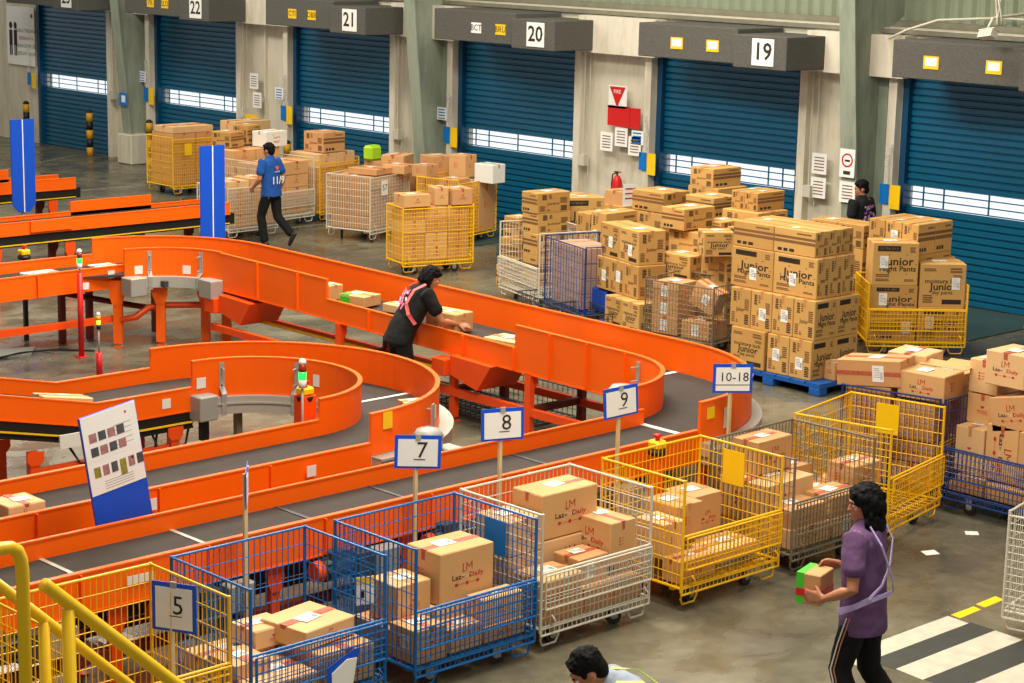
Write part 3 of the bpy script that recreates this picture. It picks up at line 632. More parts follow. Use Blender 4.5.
# E and F: far conveyors
def far_conv(lab, x0, x1, yn, yf, z, panels, sl=0):
    t = thing('belt_conveyor', lab, 'conveyor', (0, 0, 0)); Lf = lp((x0, yf, z), (x1, yf, z), 8); Rn = lp((x0, yn, z), (x1, yn, z), 8)
    part('belt', belt(Lf, Rn), BELT, t); part('near_rail', rail(Rn, -.1, .06, -1, ribs=0), ORANGE, t); part('far_rail', rail(Lf, -.1, .05, 1, ribs=0), ORANGE, t)
    part('return_belt', MB().box((x0, yn, z - .26), (x1 + .1, yn + .1, z - .1)).box((x0, yn, z - .27), (x1, yf, z - .25)), BLACK, t)
    part('guide_rod', MB().box((x0, yn - .02, z - .25), (x1, yn - .005, z - .235)), YPIPE, t)
    for a, b_ in panels: part('side_panel', MB().box((a, yf, z - .1), (b_, yf + .03, z + .2)), ORANGE, t)
    x = x1 - .4
    while x > x0:
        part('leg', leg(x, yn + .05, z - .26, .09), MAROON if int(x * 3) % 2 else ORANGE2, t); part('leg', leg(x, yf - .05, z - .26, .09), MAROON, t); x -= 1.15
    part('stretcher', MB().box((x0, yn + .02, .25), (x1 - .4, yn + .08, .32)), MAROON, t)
    return t
E_ = far_conv('straight orange belt conveyor with black underside behind the far curve', 11.5, 17.5, 24.65, 25.2, .86, ((11.5, 13.9), (15.15, 16.5)))
part('near_patch', MB().box((14.15, 24.58, .78), (14.8, 24.62, .935)), ORANGE, E_)
far_conv('short end of an orange conveyor at the left edge in the distance', 13.5, 17.1, 28.3, 28.8, .88, ((13.5, 16.2),))

# beacons, emergency stops, masts
GLOW = mat('green_lamp', (30, 235, 90), .3, var=0, emit=1.6); AMB = mat('amber_lamp', (255, 170, 30), .3, var=0); AMBG = mat('amber_lamp_lit', (255, 190, 60), .3, var=0, emit=1.6)
def beacon(name, lab, x, y, z0, zp, z, pm, pr, lit=1, s_=1, small=False):
    t = thing(name, lab, 'signal lamp', (x, y, z0), 0)
    part('pole', MB().rod((0, 0, 0), (0, 0, zp - z0), pr, 12).cbox((-.06, -.06, 0), (.06, .06, .012), .003) if zp > z0 else MB().cbox((-.03, -.03, 0), (.03, .03, .02), .003), pm, t)
    if z > zp: part('thin_stem', MB().rod((0, 0, zp - z0), (0, 0, z - z0), .01, 8), GREYM, t)
    h = .055 * s_; zz = z - z0; r_ = .027 * s_
    part('lamp_base', MB().rod((0, 0, zz), (0, 0, zz + h), r_, 14), STICK if not small else BLACK, t)
    part('lower_lamp', MB().rod((0, 0, zz + h), (0, 0, zz + 2 * h), r_, 14), GLOW if not small else AMBG, t)
    part('middle_lamp', MB().rod((0, 0, zz + 2 * h), (0, 0, zz + 3 * h), r_, 14), AMB if small else mat('red_lamp', (150, 50, 20), .3, var=0), t)
    part('lamp_cap', MB().lathe([(r_, 0), (r_, .02), (r_ * .6, .04), (.003, .045)], (0, 0, zz + 3 * h), 14), STICK, t)
    return t
beacon('signal_tower', 'green-lit signal lamp on a thick red pole before the far conveyor', 12.32, 20.33, 0, 1.0, 1.05, REDP, .035, s_=1.15)
beacon('signal_tower', 'small amber-lit signal lamp on a thin stem with red foot, on the bare floor', 11.92, 19.3, 0, .28, .55, REDP, .035, small=True, s_=.9)
beacon('signal_tower', 'green-lit signal lamp rising from the inner loop conveyor', 10.18, 13.30, .5, .55, 1.22, GREYM, .03, s_=1.25)
def estop(lab, x, y, ztop, post, w_=.08, z0=0):
    t = thing('emergency_stop', lab, 'emergency stop', (x, y, z0), 0, 'emergency stop posts')
    part('post', MB().cbox((-w_ / 2, -w_ / 2, 0), (w_ / 2, w_ / 2, ztop - z0), .005), post, t)
    part('yellow_housing', MB().cbox((-.06, -.06, ztop - z0), (.06, .06, ztop - z0 + .07), .015), YTAG, t)
    part('rubber_skirt', MB().lathe([(.03, 0), (.075, .01), (.08, .05), (.05, .06)], (0, 0, ztop - z0 - .06), 12), BLACK, t)
    part('red_button', MB().lathe([(.02, 0), (.02, .02), (.035, .03), (.035, .05), (.01, .055)], (0, 0, ztop - z0 + .07), 14), REDP, t)
estop('emergency stop with red mushroom button on an orange post behind the yellow cage', 11.95, 10.86, .9, ORANGE, .09)
estop('emergency stop on an orange post standing inside the inner loop', 10.30, 13.42, 1.12, ORANGE2, .14)
estop('emergency stop beyond the far conveyor beside the red signal pole', 12.3, 21.55, 1.05, BLACK, .05)

# information boards
def board(lab, x0, x1, y, z0, z1, kind):
    t = thing('information_board', lab, 'board', ((x0 + x1) / 2, y, 0), 0); h = (x1 - x0) / 2
    part('post', MB().box((-.02, .03, 0), (.02, .07, z1 - .1)).box((-.12, -.04, 0), (.12, .14, .02)), GREYM, t)
    if kind == 'plain':
        part('blue_panel', MB().box((-h, 0, z0 + .12), (h, .02, z1)).prism([(-h, .12), (h, .12), (h - .1, 0), (-h + .1, 0)][::-1], 0, .02, X=Matrix(((1, 0, 0, 0), (0, 0, -1, .02), (0, 1, 0, z0), (0, 0, 0, 1)))), BLUEB, t)
        part('white_line', MB().box((-.008, -.004, z0), (.008, .0, z1)), WHITE, t)
    else:
        r_ = Matrix.Translation((0, 0, (z0 + z1) / 2)) @ Matrix.Rotation(R(9), 4, 'Y').inverted() @ Matrix(((1, 0, 0, 0), (0, 0, -1, 0), (0, 1, 0, 0), (0, 0, 0, 1)))
        H = (z1 - z0) / 2
        part('blue_panel', MB().box((-h, -H, -.02), (h, H, 0), 0, r_), BLUEB, t)
        p = MB(); p.box((-h + .005, -H * .12, 0), (h - .005, H * .36, .003), 0, r_); p.box((-h + .005, H * .36, 0), (h - .005, H, .004), 0, r_)
        rr = random.Random(3)
        for row, yy in ((0, .62), (1, .42)):
            for k in range(4): p.box((-h + .05 + k * .075, H * yy - .0, .004), (-h + .11 + k * .075, H * yy + .065, .006), 1 + (k + row) % 2, r_)
        for k in range(6): p.box((-h + .05 + k * .07, H * .12 - .04 * (k == 3), .003), (-h + .1 + k * .07, H * .12 + .075, .005), (3, 1, 2, 3, 1, 2)[k], r_)
        p.box((h - .1, H * .88, .004), (h - .085, H * .91, .006), 4, r_); p.box((h - .1, H * .22, .003), (h - .085, H * .25, .005), 4, r_)
        for k in range(5): p.box((h - .2, H * (.75 - .07 * k), .004), (h - .06, H * (.75 - .07 * k) + .004, .005), 5, r_)
        for k in range(4): p.box((-h + .12, H * (.03 - .035 * k), .003), (h - .1, H * (.03 - .035 * k) + .004, .004), 5, r_)
        part('printed_sheets', p, [WHITE, mat('photo_print_pink', (170, 120, 116), .6, var=.4, scale=30), mat('photo_print_dark', (80, 82, 88), .6, var=.5, scale=30), mat('photo_print_yellow', (150, 140, 50), .6, var=.6, scale=40), PRRED, GREYM], t)
    return t
board('tilted white notice board with a blue lower part behind the front conveyor', 7.225, 7.68, 11.85, .70, 1.735, 'sheets')
board('tall narrow blue board with a white centre line behind the far curve', 15.0, 15.38, 21.75, .85, 2.18, 'plain')
board('tall narrow blue board with a white centre line near the left edge of the photo', 14.68, 15.06, 26.0, .84, 2.18, 'plain')

# numbered signs on wooden poles
def num_sign(lab, s_, x, y, zc, yaw, w_=.34, h_=.25, tilt=0, pole=True, size=.17):
    t = thing('numbered_sign', lab, 'sign', (x, y, 0), 0)
    X0 = Matrix.Translation((0, 0, zc)) @ Matrix.Rotation(R(yaw), 4, 'Z') @ Matrix.Rotation(R(tilt), 4, 'Y') @ Matrix(((1, 0, 0, 0), (0, 0, -1, 0), (0, 1, 0, 0), (0, 0, 0, 1)))
    part('wooden_pole', MB().box((-.014, .012, 0), (.014, .034, zc + h_ * .3)), WOOD, t)
    f_ = part('blue_folder', MB().box((-w_ / 2, -h_ / 2, -.006), (w_ / 2, h_ / 2, .0), 0, X0), BLUEB, t)
    p = MB(); p.box((-w_ / 2 + .025, -h_ / 2 + .018, .001), (w_ / 2 - .025, h_ / 2 - .03, .004), 0, X0)
    put_text(p, s_, X0 @ Matrix.Translation((.01 + .02 * (len(s_) == 1), .01, .006)), size, 1)
    p.box((-.03 * len(s_), -.058, .005), (.03 + .025 * len(s_), -.052, .006), 1, X0)
    part('number_sheet', p, [WHITE, PRBLK], t)
    part('clip', MB().box((-.02, h_ / 2 - .03, .002), (.02, h_ / 2 + .01, .012), 0, X0), GREYM, t)
    return t
num_sign('white sign reading 10-18 in a blue folder on a wooden pole', '10-18', 12.83, 10.83, 1.37, -38, size=.11)
num_sign('white sign reading 9 beside the yellow cage with the low gate, on a wooden pole', '9', 11.47, 10.83, 1.37, -10, tilt=-4)
num_sign('white sign reading 8 behind the white cage, blue folder on a wooden pole', '8', 10.18, 10.83, 1.385, -25, tilt=-1)
num_sign('white sign reading 7 behind the blue cages, blue folder on a wooden pole', '7', 9.34, 10.83, 1.31, -38, tilt=1)
num_sign('white sign seen edge-on on a wooden pole between signs 5 and 7', '6', 7.82, 10.83, 1.33, 52, size=.12)
num_sign('white sign reading 5 in a blue folder standing in the yellow cage', '5', 6.62, 9.93, .97, -62, w_=.3, h_=.31, tilt=0)

# near stair handrails
def handrail(lab, pts_list, r_=.024):
    t = thing('handrail', lab, 'handrail', (0, 0, 0), 0)
    names = ('rail', 'post', 'post')
    for k, pts in enumerate(pts_list): part(names[min(k, 1)], MB().tube(pts, r_, 14), YPIPE, t)
    return t
ya, yb_ = 7.2, 7.45
handrail('yellow sloping stair handrail with an open upper end, nearest the camera', [[(4.155, ya, 2.352), (4.17, ya, 2.34), (4.80, ya, 1.75), (6.9, ya, -.0)], [(4.27, ya, 2.22), (4.27, ya, 0)]], .029)
handrail('yellow stair handrail behind the open-ended one, sloping the same way', [[(3.7, yb_, 2.67), (4.70, yb_, 1.71), (6.4, yb_, .0)], [(4.30, yb_, 2.1), (4.30, yb_, 0)]], .024)
handrail('yellow handrail bend at the left edge turning down into a post', [[(3.5, ya, 2.545), (3.97, ya, 2.545), (4.01, ya, 2.54), (4.04, ya, 2.52), (4.055, ya, 2.48), (4.06, ya, 2.43), (4.06, ya, 0)]], .028)
#@@SPLIT
# ---------------------------------------------------------------- wire cages on casters
def grid(m_, p0, u, v, lu, lv, nu, nv, r=.0038, frame=.009):
    p0 = Vector(p0); u = Vector(u); v = Vector(v)
    for i in range(1, nu): m_.rod(p0 + u * lu * i / nu, p0 + u * lu * i / nu + v * lv, r, 4)
    for i in range(1, nv): m_.rod(p0 + v * lv * i / nv, p0 + v * lv * i / nv + u * lu, r, 4)
    for a, b_ in ((p0, p0 + u * lu), (p0 + v * lv, p0 + u * lu + v * lv), (p0, p0 + v * lv), (p0 + u * lu, p0 + u * lu + v * lv)): m_.rod(a, b_, frame, 6)
    return m_
UX, UY, UZ = Vector((1, 0, 0)), Vector((0, 1, 0)), Vector((0, 0, 1))
def cage(lab, x, y, rz, m_, Lx=1.08, Ly=.86, H=1.03, gate=.6, zb=.19, tagc=None, gm=None, nobase=False, grp='wire cages on casters', dens=1.0, sides='lrbf', tagside='b'):
    t = thing('wire_cage', lab, 'cage', (x, y, 0), R(rz), grp)
    nx = int(Lx / .044 * dens); ny = int(Ly / .046 * dens); nz = int((H - zb) / .105 * dens); ng = max(3, int((gate - zb) / .052 * dens))
    b_ = MB(); grid(b_, (0, 0, zb), UX, UY, Lx, Ly, nx // 2, ny // 2, .003, .011)
    for yy in (.12, Ly - .12): b_.box((.02, yy - .02, zb - .04), (Lx - .02, yy + .02, zb - .01))
    part('base', b_, m_, t)
    if 'b' in sides: part('back_panel', grid(MB(), (0, Ly, zb), UX, UZ, Lx, H - zb, nx, nz), m_, t)
    if 'l' in sides: part('side_panel', grid(MB(), (0, 0, zb), UY, UZ, Ly, H - zb, ny, nz), m_, t)
    if 'r' in sides: part('side_panel', grid(MB(), (Lx, 0, zb), UY, UZ, Ly, H - zb, ny, nz), m_, t)
    if 'f' in sides:
        g = MB(); grid(g, (0, -.006, zb - .05), UX, UZ, Lx, gate - zb + .05, nx, ng)
        if gate < .7: grid(g, (.015, -.035, gate - .26), UX, UZ, Lx - .03, .25, nx, 5, .0034, .007)
        for xx in (.08, Lx - .08): g.tube([(xx, -.02, zb + .02), (xx + .03, -.05, zb + .05), (xx, -.03, zb + .1)], .006, 5)
        part('front_gate', g, gm or m_, t)
    for xx in (0, Lx):
        for yy in (0, Ly): part('corner_post', MB().rod((xx, yy, zb - .03), (xx, yy, H + .01), .012, 6), m_, t)
    for k, xx in enumerate((.04, Lx - .04)):       # bent stacking feet
        for yy in (.02, Ly - .02):
            s_ = 1 if k == 0 else -1
            part('stacking_foot', MB().tube([(xx, yy, zb - .02), (xx - .02 * s_, yy, .1), (xx, yy, .055), (xx + .13 * s_, yy, .055), (xx + .16 * s_, yy, .1), (xx + .18 * s_, yy, zb - .02)], .009, 5), m_, t)
    for xx in (.24, Lx - .24):
        for yy in (.13, Ly - .13):
            a = random.uniform(-.6, .6); X = Matrix.Translation((xx, yy, 0)) @ Matrix.Rotation(a, 4, 'Z')
            c_ = part('caster', MB().box((-.035, -.03, .135), (.035, .03, .15), 0, X).box((-.025, -.028, .05), (.03, -.022, .14), 0, X).box((-.025, .022, .05), (.03, .028, .14), 0, X), GREYM, t)
            part('wheel', MB().rod(X @ Vector((0, -.018, .06)), X @ Vector((0, .018, .06)), .06, 16).rod(X @ Vector((0, -.024, .06)), X @ Vector((0, .024, .06)), .02, 8, 1), [RUBBER, GREYM], c_)
    if tagc:
        tc_, tx, tz, tw, th = tagc
        if tagside == 'b': part('card_holder', MB().box((tx, Ly - .012, tz), (tx + tw, Ly - .006, tz + th)), tc_, t)
        elif tagside == 'f': part('card_holder', MB().box((tx, -.016, tz), (tx + tw, -.01, tz + th)), tc_, t)
        else: part('card_holder', MB().box((Lx - .012, tx, tz), (Lx - .006, tx + tw, tz + th)), tc_, t)
    return t
cage('yellow wire cage standing around sign 5, nearest the stair rail', 5.78, 9.75, 0, YELLOW, Lx=1.12, tagc=(YTAG, .5, .72, .16, .22), tagside='r', H=1.02)
cage('blue wire cage with few cartons right behind the yellow cage of sign 5', 7.06, 9.75, 0, BLUE, gm=BLUE, dens=.95)
cage('blue wire cage with a large carton and a blue card below sign 7', 8.38, 9.72, 0, BLUE, Lx=1.1, tagc=(BTAG, .3, .68, .22, .26), tagside='r')
cage('white wire cage with cartons below sign 8', 9.58, 9.76, 0, WPAINT, Lx=1.12)
cage('yellow wire cage with a tall carton behind its low gate below sign 9', 11.02, 9.72, 0, YELLOW, Lx=1.14, tagc=(YTAG, .38, .7, .22, .28), tagside='r')
cage('grey wire cage full of cartons left of the purple-shirted person', 12.32, 9.72, 1, GREYW, Lx=1.06, H=.98, gate=.62)
cage('empty yellow wire cage behind the purple-shirted person', 13.58, 9.72, 11, YELLOW, Lx=1.06, Ly=.9, H=1.02, tagc=(YTAG, .42, .7, .22, .27), tagside='r')
cage('yellow and navy wire cage heaped with cartons beyond the empty yellow cage', 14.84, 10.12, 12, NAVY, Lx=1.05, Ly=.95, H=1.02, sides='lrbf', gm=YELLOW)
cage('navy wire cage with stacked cartons at the right edge of the photo', 14.86, 10.08, -90, NAVY, Lx=1.2, Ly=.9, H=1.02, gate=.6)
cage('white wire cage cut off by the right edge of the photo', 12.50, 7.86, -78, WPAINT, Lx=1.1, Ly=.8, H=.95, gate=.92)
cage('yellow wire cage holding four large ochre cartons near the rightmost door', 19.74, 14.58, -42, YELLOW, Lx=1.2, Ly=.85, H=.9, gate=.6)
cage('white wire cage with a lowered gate and ochre cartons, left end of the big pile', 18.92, 20.25, -107, WPAINT, Lx=1.2, Ly=.85, H=1.05, gate=.58)
cage('navy wire cage with plastic-wrapped cartons in the left part of the big pile', 18.56, 18.98, -107, NAVY, Lx=1.12, Ly=.8, H=1.05, gate=1.03, dens=.6)
cage('dark grey wire cage with reddish cartons in front of the big pile', 17.98, 16.62, -83, GREYW, Lx=1.0, Ly=.72, H=.88, gate=.86)
cage('yellow wire cage of cartons in the far left group, wrapped stack beside it', 20.98, 31.3, 0, YELLOW, Lx=1.1, Ly=.85, H=1.08, gate=1.05, tagc=(YTAG, .25, .75, .16, .22), tagside='f')
cage('white wire cage behind the blue-shirted person, the nearer of two', 18.72, 26.4, 2, WPAINT, Lx=1.0, Ly=.8, H=.86, gate=.84)
cage('white wire cage behind the blue-shirted person, the farther of two', 19.85, 27.0, 8, WPAINT, Lx=1.2, Ly=1.4, H=1.12, gate=.6)
cage('yellow wire cage left of the big white cage before door 21', 21.15, 27.15, 10, YELLOW, Lx=1.0, Ly=.8, H=1.06, gate=1.0)
cage('white wire cage with a number card standing before door 21', 20.45, 24.95, 16, WPAINT, Lx=1.12, Ly=.85, H=1.06, gate=1.04, tagc=(WHITE, .0, .78, .02, .02), tagside='f')
cage('yellow wire cage with neat columns of cartons left of door 20', 18.88, 22.28, -15, YELLOW, Lx=1.15, Ly=.55, H=1.0, gate=.98)
cage('yellow wire cage behind the white number-card cage, partly hidden', 21.35, 23.85, 14, YELLOW, Lx=1.1, Ly=.8, H=1.06, gate=1.0)
for k, (x, y, L_) in enumerate(((18.28, 19.2, .9), (17.98, 18.3, .9))):
    t = thing('wire_basket', 'low dark wire basket on the floor beyond the long conveyor, ' + ('left one' if k == 0 else 'right one'), 'basket', (x, y, 0), R(-107), 'low dark wire baskets')
    m_ = MB(); grid(m_, (0, 0, .04), UX, UY, L_, .55, 12, 8, .004, .008); part('basket_floor', m_, BLACKW, t)
    m_ = MB()
    for z in (.04,): 
        grid(m_, (0, 0, z), UX, UZ, L_, .26, 16, 4, .004, .008); grid(m_, (0, .55, z), UX, UZ, L_, .26, 16, 4, .004, .008)
        grid(m_, (0, 0, z), UY, UZ, .55, .26, 9, 4, .004, .008); grid(m_, (L_, 0, z), UY, UZ, .55, .26, 9, 4, .004, .008)
    part('basket_sides', m_, BLACKW, t)
t = thing('wire_basket', 'flat dark wire basket on the floor under the long conveyor', 'basket', (14.7, 14.5, 0), R(90))
part('basket_floor', grid(MB(), (0, 0, .04), UX, UY, 1.5, .9, 18, 8, .004, .012), BLACKW, t); part('basket_sides', grid(grid(MB(), (0, 0, .04), UX, UZ, 1.5, .3, 20, 4, .004, .01), (0, .9, .04), UX, UZ, 1.5, .3, 20, 4, .004, .01), BLACKW, t)
# number card of the white cage
t_ = MB(); X = plane_X((.38, -.02, .86), (1, 0, 0), (0, 0, 1)); t_.box((-.09, -.12, 0), (.09, .12, .003), 0, X); put_text(t_, '57', X @ Matrix.Translation((0, 0, .006)), .14, 1)
for o in [o for o in COL.objects if o.get('label', '').startswith('white wire cage with a number card')]:
    for ch in list(o.children):
        if ch.name.startswith('card_holder'): bpy.data.objects.remove(ch)
    part('number_card', t_, [WHITE, PRBLK], o)

# blue pallets
def pallet(lab, x, y, Lx, Ly, rz=0):
    t = thing('pallet', lab, 'pallet', (x, y, 0), R(rz)); PB = mat('blue_plastic_pallet', (14, 84, 160), .45, var=.1)
    m_ = MB()
    for k in range(7): m_.box((0, k * Ly / 7 + .01, .115), (Lx, (k + 1) * Ly / 7 - .01, .138))
    m_.box((0, 0, .09), (Lx, Ly, .116)); part('deck', m_, PB, t)
    for i in range(3):
        for j in range(3): part('block', MB().cbox((i * (Lx - .14) / 2, j * (Ly - .16) / 2, .0), (i * (Lx - .14) / 2 + .14, j * (Ly - .16) / 2 + .16, .09), .01), PB, t)
    return t
pallet('blue plastic pallet under the tall ochre carton stack', 17.58, 13.58, 1.2, 1.5)
pallet('blue plastic pallet under the cartons left of the dark grey cage', 17.98, 16.72, 1.1, 1.1, -12)
#@@SPLIT
# ---------------------------------------------------------------- cartons
LOGO = {}
def logo(key):
    """lettering and marks printed on a carton face, in face units of 1 x 1 (x right, y up), cached"""
    if key in LOGO: return LOGO[key]
    m_ = MB(); I = Matrix.Identity(4)
    def T(s_, x, y, z_, c_, off=''): put_text(m_, s_, Matrix.Translation((x, y, 0)), z_, c_, off)
    def Q(x0, y0, x1, y1, c_):
        if key in ('blocks', 'junior', 'joiner') and (y1 - y0) < .5 and not (x1 - x0 > .4 and c_ == 1):    # small print blocks are rows of fine lines
            n_ = max(2, int((y1 - y0) / .045)); q_ = (y1 - y0) / n_
            for k in range(n_): m_.add([(x0, y0 + k * q_, 0), (x1 - .02 * (k % 2), y0 + k * q_, 0), (x1 - .02 * (k % 2), y0 + (k + .68) * q_, 0), (x0, y0 + (k + .68) * q_, 0)], [(0, 1, 2, 3)], c_)
            return
        m_.add([(x0, y0, 0), (x1, y0, 0), (x1, y1, 0), (x0, y1, 0)], [(0, 1, 2, 3)], c_)
    def C_(x, y, r_, c_): m_.add([(x + r_ * math.cos(2 * math.pi * k / 10), y + r_ * math.sin(2 * math.pi * k / 10), 0) for k in range(10)], [tuple(range(10))], c_)
    if key == 'daily':         # red monogram over the name, three red badges below
        for a, b_, c_, d_ in ((-.13, .1, -.105, .34), (-.13, .1, -.04, .125), (-.03, .13, -.005, .34), (.12, .13, .145, .34)): Q(a, b_, c_, d_, 0)
        m_.add([(-.005, .34, 0), (-.03, .34, 0), (.045, .2, 0), (.07, .2, 0)], [(0, 1, 2, 3)], 0); m_.add([(.145, .34, 0), (.12, .34, 0), (.045, .2, 0), (.07, .2, 0)], [(3, 2, 1, 0)], 0)
        T('Laz', -.30, -.03, .2, 1, '0.015'); T('Mall', -.045, -.03, .17, 2, '0.01'); T('Daily', .26, -.03, .2, 0, '0.015')
        for k in (-1, 0, 1): C_(k * .3, -.24, .05, 0)
        Q(-.25, -.245, -.07, -.235, 0); Q(.07, -.245, .25, -.235, 0)
    elif key == 'side':        # three red badges in a column with short text lines
        for k in range(3): C_(-.2, .2 - k * .16, .05, 0); Q(-.1, .21 - k * .16, .05, .225 - k * .16, 0); Q(-.1, .18 - k * .16, .02, .19 - k * .16, 0)
    elif key == 'heart':
        m_.add([(.09 * 16 * math.sin(t_) ** 3 / 16, .09 * (13 * math.cos(t_) - 5 * math.cos(2 * t_) - 2 * math.cos(3 * t_) - math.cos(4 * t_)) / 16 + .12, 0) for t_ in [-2 * math.pi * k / 20 for k in range(20)]], [tuple(range(20))], 0)
        T('FRAGILE', 0, -.1, .13, 0, '0.02'); Q(-.25, -.22, .25, -.2, 0); Q(.13, .14, .3, .16, 2); Q(.13, .08, .27, .1, 2)
    elif key == 'junior':
        Q(-.4, .3, .1, .43, 1); T('EXTRA DRY', -.15, .365, .075, 3)
        T('Junior', .06, .06, .27, 1, '0.02'); T('Night Pants', .05, -.11, .17, 1, '0.02')
        for k in range(6): 
            a = 2 * math.pi * k / 6; m_.add([(.05 + .36 * math.cos(a), .0 + .24 * math.sin(a), 0), (.05 + .40 * math.cos(a + .05), .27 * math.sin(a + .05), 0), (.05 + .40 * math.cos(a - .05), .27 * math.sin(a - .05), 0)], [(0, 1, 2)], 1)
        Q(-.42, -.3, -.12, -.22, 2); Q(-.42, -.4, -.12, -.33, 2); Q(.2, -.4, .42, -.34, 2); Q(.3, .28, .42, .42, 2)
    elif key == 'joiner':
        T('moisture lock', .0, .1, .14, 1, '0.015'); T('Junior', .02, -.03, .24, 1, '0.02'); T('day pants', 0, -.16, .12, 1, '0.01')
        Q(0, -.43, .42, -.32, 1); Q(.15, .3, .42, .43, 2); Q(-.42, .33, -.15, .41, 2); Q(.22, .18, .42, .26, 2); Q(-.42, -.4, -.2, -.2, 2)
    elif key == 'bands':
        Q(-.5, .12, .5, .22, 2); Q(-.5, -.06, .5, .06, 2); Q(-.4, -.4, -.3, -.28, 1); Q(-.26, -.4, -.16, -.28, 1); Q(-.12, -.4, 0, -.28, 1); Q(.05, .32, .4, .38, 2)
    elif key == 'blocks':
        Q(-.35, .15, -.2, .42, 1); Q(-.15, .2, -.05, .42, 2); Q(.2, -.05, .42, .25, 2); Q(.22, -.42, .42, -.15, 1); T('Junior', -.0, -.05, .16, 1, '0.01'); Q(-.42, -.4, -.25, -.12, 2); Q(-.2, -.4, -.1, -.3, 2)
    elif key == 'label':
        Q(-.5, -.5, .5, .5, 0); 
        for k in range(5): Q(-.38, .3 - k * .13, .1 + .06 * (k % 3), .34 - k * .13, 1)
        for k in range(7): Q(.18 + k * .035, -.35, .2 + k * .035, .1, 1)
    elif key == 'small':
        T('HAPPY', 0, .1, .2, 0, '0.01'); Q(-.3, -.2, .3, -.15, 0); Q(-.2, -.3, .2, -.26, 0); Q(-.4, .3, -.2, .38, 2)
    LOGO[key] = m_; return m_
PRM = [PRRED, PRBLK, PRPALE, CARDD[0]]; PRD = [PRRED, PRBLK, PRBRN, CARDD[0]]
def decal(mb, key, X, w_, h_, mi=None):
    s_ = Matrix.Diagonal((w_, h_, 1, 1)); src = logo(key); o = len(mb.v)
    mb.v += [tuple(X @ (s_ @ Vector(v))) for v in src.v]; mb.f += [tuple(i + o for i in f) for f in src.f]; mb.m += [m_ if mi is None else mi for m_ in src.m]; mb.sm += [False] * len(src.f)
def carton(lab, x, y, z, lx, ly, h, rz=0, kind='L', faces=None, grp=None, tilt=(0, 0), lb=True, seed=None, mt=None, openf=False, tape=True):
    """kinds: L = tan parcel with red print, D = ochre carton with dark print, P = plain"""
    rr = random.Random(seed if seed is not None else int(x * 977 + y * 131 + z * 57))
    m0 = mt or (CARDD[rr.random() < .35] if kind == 'D' else CARD[rr.randrange(3)])
    b_ = MB(); b_.cbox((0, 0, 0), (lx, ly, h), .006)
    if kind == 'L' or openf:     # slightly bulged, dented shell
        k_ = rr.uniform(.0, .008); b_.v = [(v[0], v[1], v[2] + (rr.uniform(-.004, .004) if v[2] > h * .5 else 0)) for v in b_.v]
    o = part('carton', b_, m0, None, (x, y, z), R(rz)); tag(o, lab, 'carton', grp)
    if tilt != (0, 0): o.rotation_euler = (R(tilt[0]), R(tilt[1]), R(rz))
    long_x = lx > ly
    e = .0012
    XL = plane_X((-e, ly / 2, h / 2), (0, -1, 0), (0, 0, 1)); XR = plane_X((lx / 2, -e, h / 2), (1, 0, 0), (0, 0, 1)); XT = plane_X((lx / 2, ly / 2, h + e + .003), (1, 0, 0), (0, 1, 0))
    if openf:
        part('open_flap', MB().add([(0, 0, h), (lx, 0, h), (lx * .95, -.1, h + .05), (lx * .05, -.1, h + .05), (0, 0, h + .004), (lx, 0, h + .004), (lx * .95, -.1, h + .054), (lx * .05, -.1, h + .054)], [(0, 1, 2, 3), (7, 6, 5, 4), (0, 3, 7, 4), (1, 5, 6, 2), (2, 6, 7, 3)]), m0, o)
        part('open_flap', MB().add([(lx, 0, h), (lx, ly, h), (lx + .1, ly * .9, h + .04), (lx + .1, ly * .1, h + .04), (lx, 0, h + .004), (lx, ly, h + .004), (lx + .1, ly * .9, h + .044), (lx + .1, ly * .1, h + .044)], [(0, 1, 2, 3), (7, 6, 5, 4), (0, 3, 7, 4), (1, 5, 6, 2), (2, 6, 7, 3)]), m0, o)
    elif tape:                   # tape over the top seam and down the end
        t_ = MB(); c = min(lx, ly) * .07 + .006
        if long_x: t_.box((-e, ly / 2 - c * .6, h * .8), (0, ly / 2 + c * .6, h + .003)); t_.box((0, ly / 2 - c, h - .002), (lx, ly / 2 + c, h + .003))
        else: t_.box((lx / 2 - c * .6, -e, h * .8), (lx / 2 + c * .6, 0, h + .003)); t_.box((lx / 2 - c, 0, h - .002), (lx / 2 + c, ly, h + .003))
        part('packing_tape', t_, (REDT if kind == 'L' and rr.random() < .75 else TAPE), o)
    if faces is None:
        if kind == 'L': faces = ('side', 'daily') if lx >= ly * .8 else ('daily', 'side')
        elif kind == 'D': faces = rr.choice((('junior', 'blocks'), ('joiner', 'blocks'), ('blocks', 'bands'), ('bands', 'blocks')))
        else: faces = ('small', 'small')
    p = MB()
    if faces[0]:
        w_ = ly if kind == 'D' or faces[0] in ('bands',) else min(ly, h * 1.5) * .72; hh = h if kind == 'D' else min(h, ly / 1.5) * .85
        decal(p, faces[0], XL, w_, hh)
    if faces[1]:
        w_ = lx if kind == 'D' or faces[1] in ('bands',) else min(lx, h * 1.6) * .66; hh = h if kind == 'D' else min(h, lx / 1.6) * .82
        decal(p, faces[1], XR, w_, hh)
    if p.v: part('printed_marks', p, PRD if kind == 'D' else PRM, o)
    if lb:
        p = MB(); q = Matrix.Rotation(rr.uniform(-.15, .15), 4, 'Z'); s_ = min(lx, ly) * .34
        decal(p, 'label', XT @ Matrix.Translation((rr.uniform(-.1, .1) * lx, rr.uniform(-.05, .15) * ly, .0015)) @ q, max(.07, min(.17, s_ * 1.3)), max(.05, min(.12, s_)))
        part('shipping_label', p, [WHITE, GREYM], o)
    return o
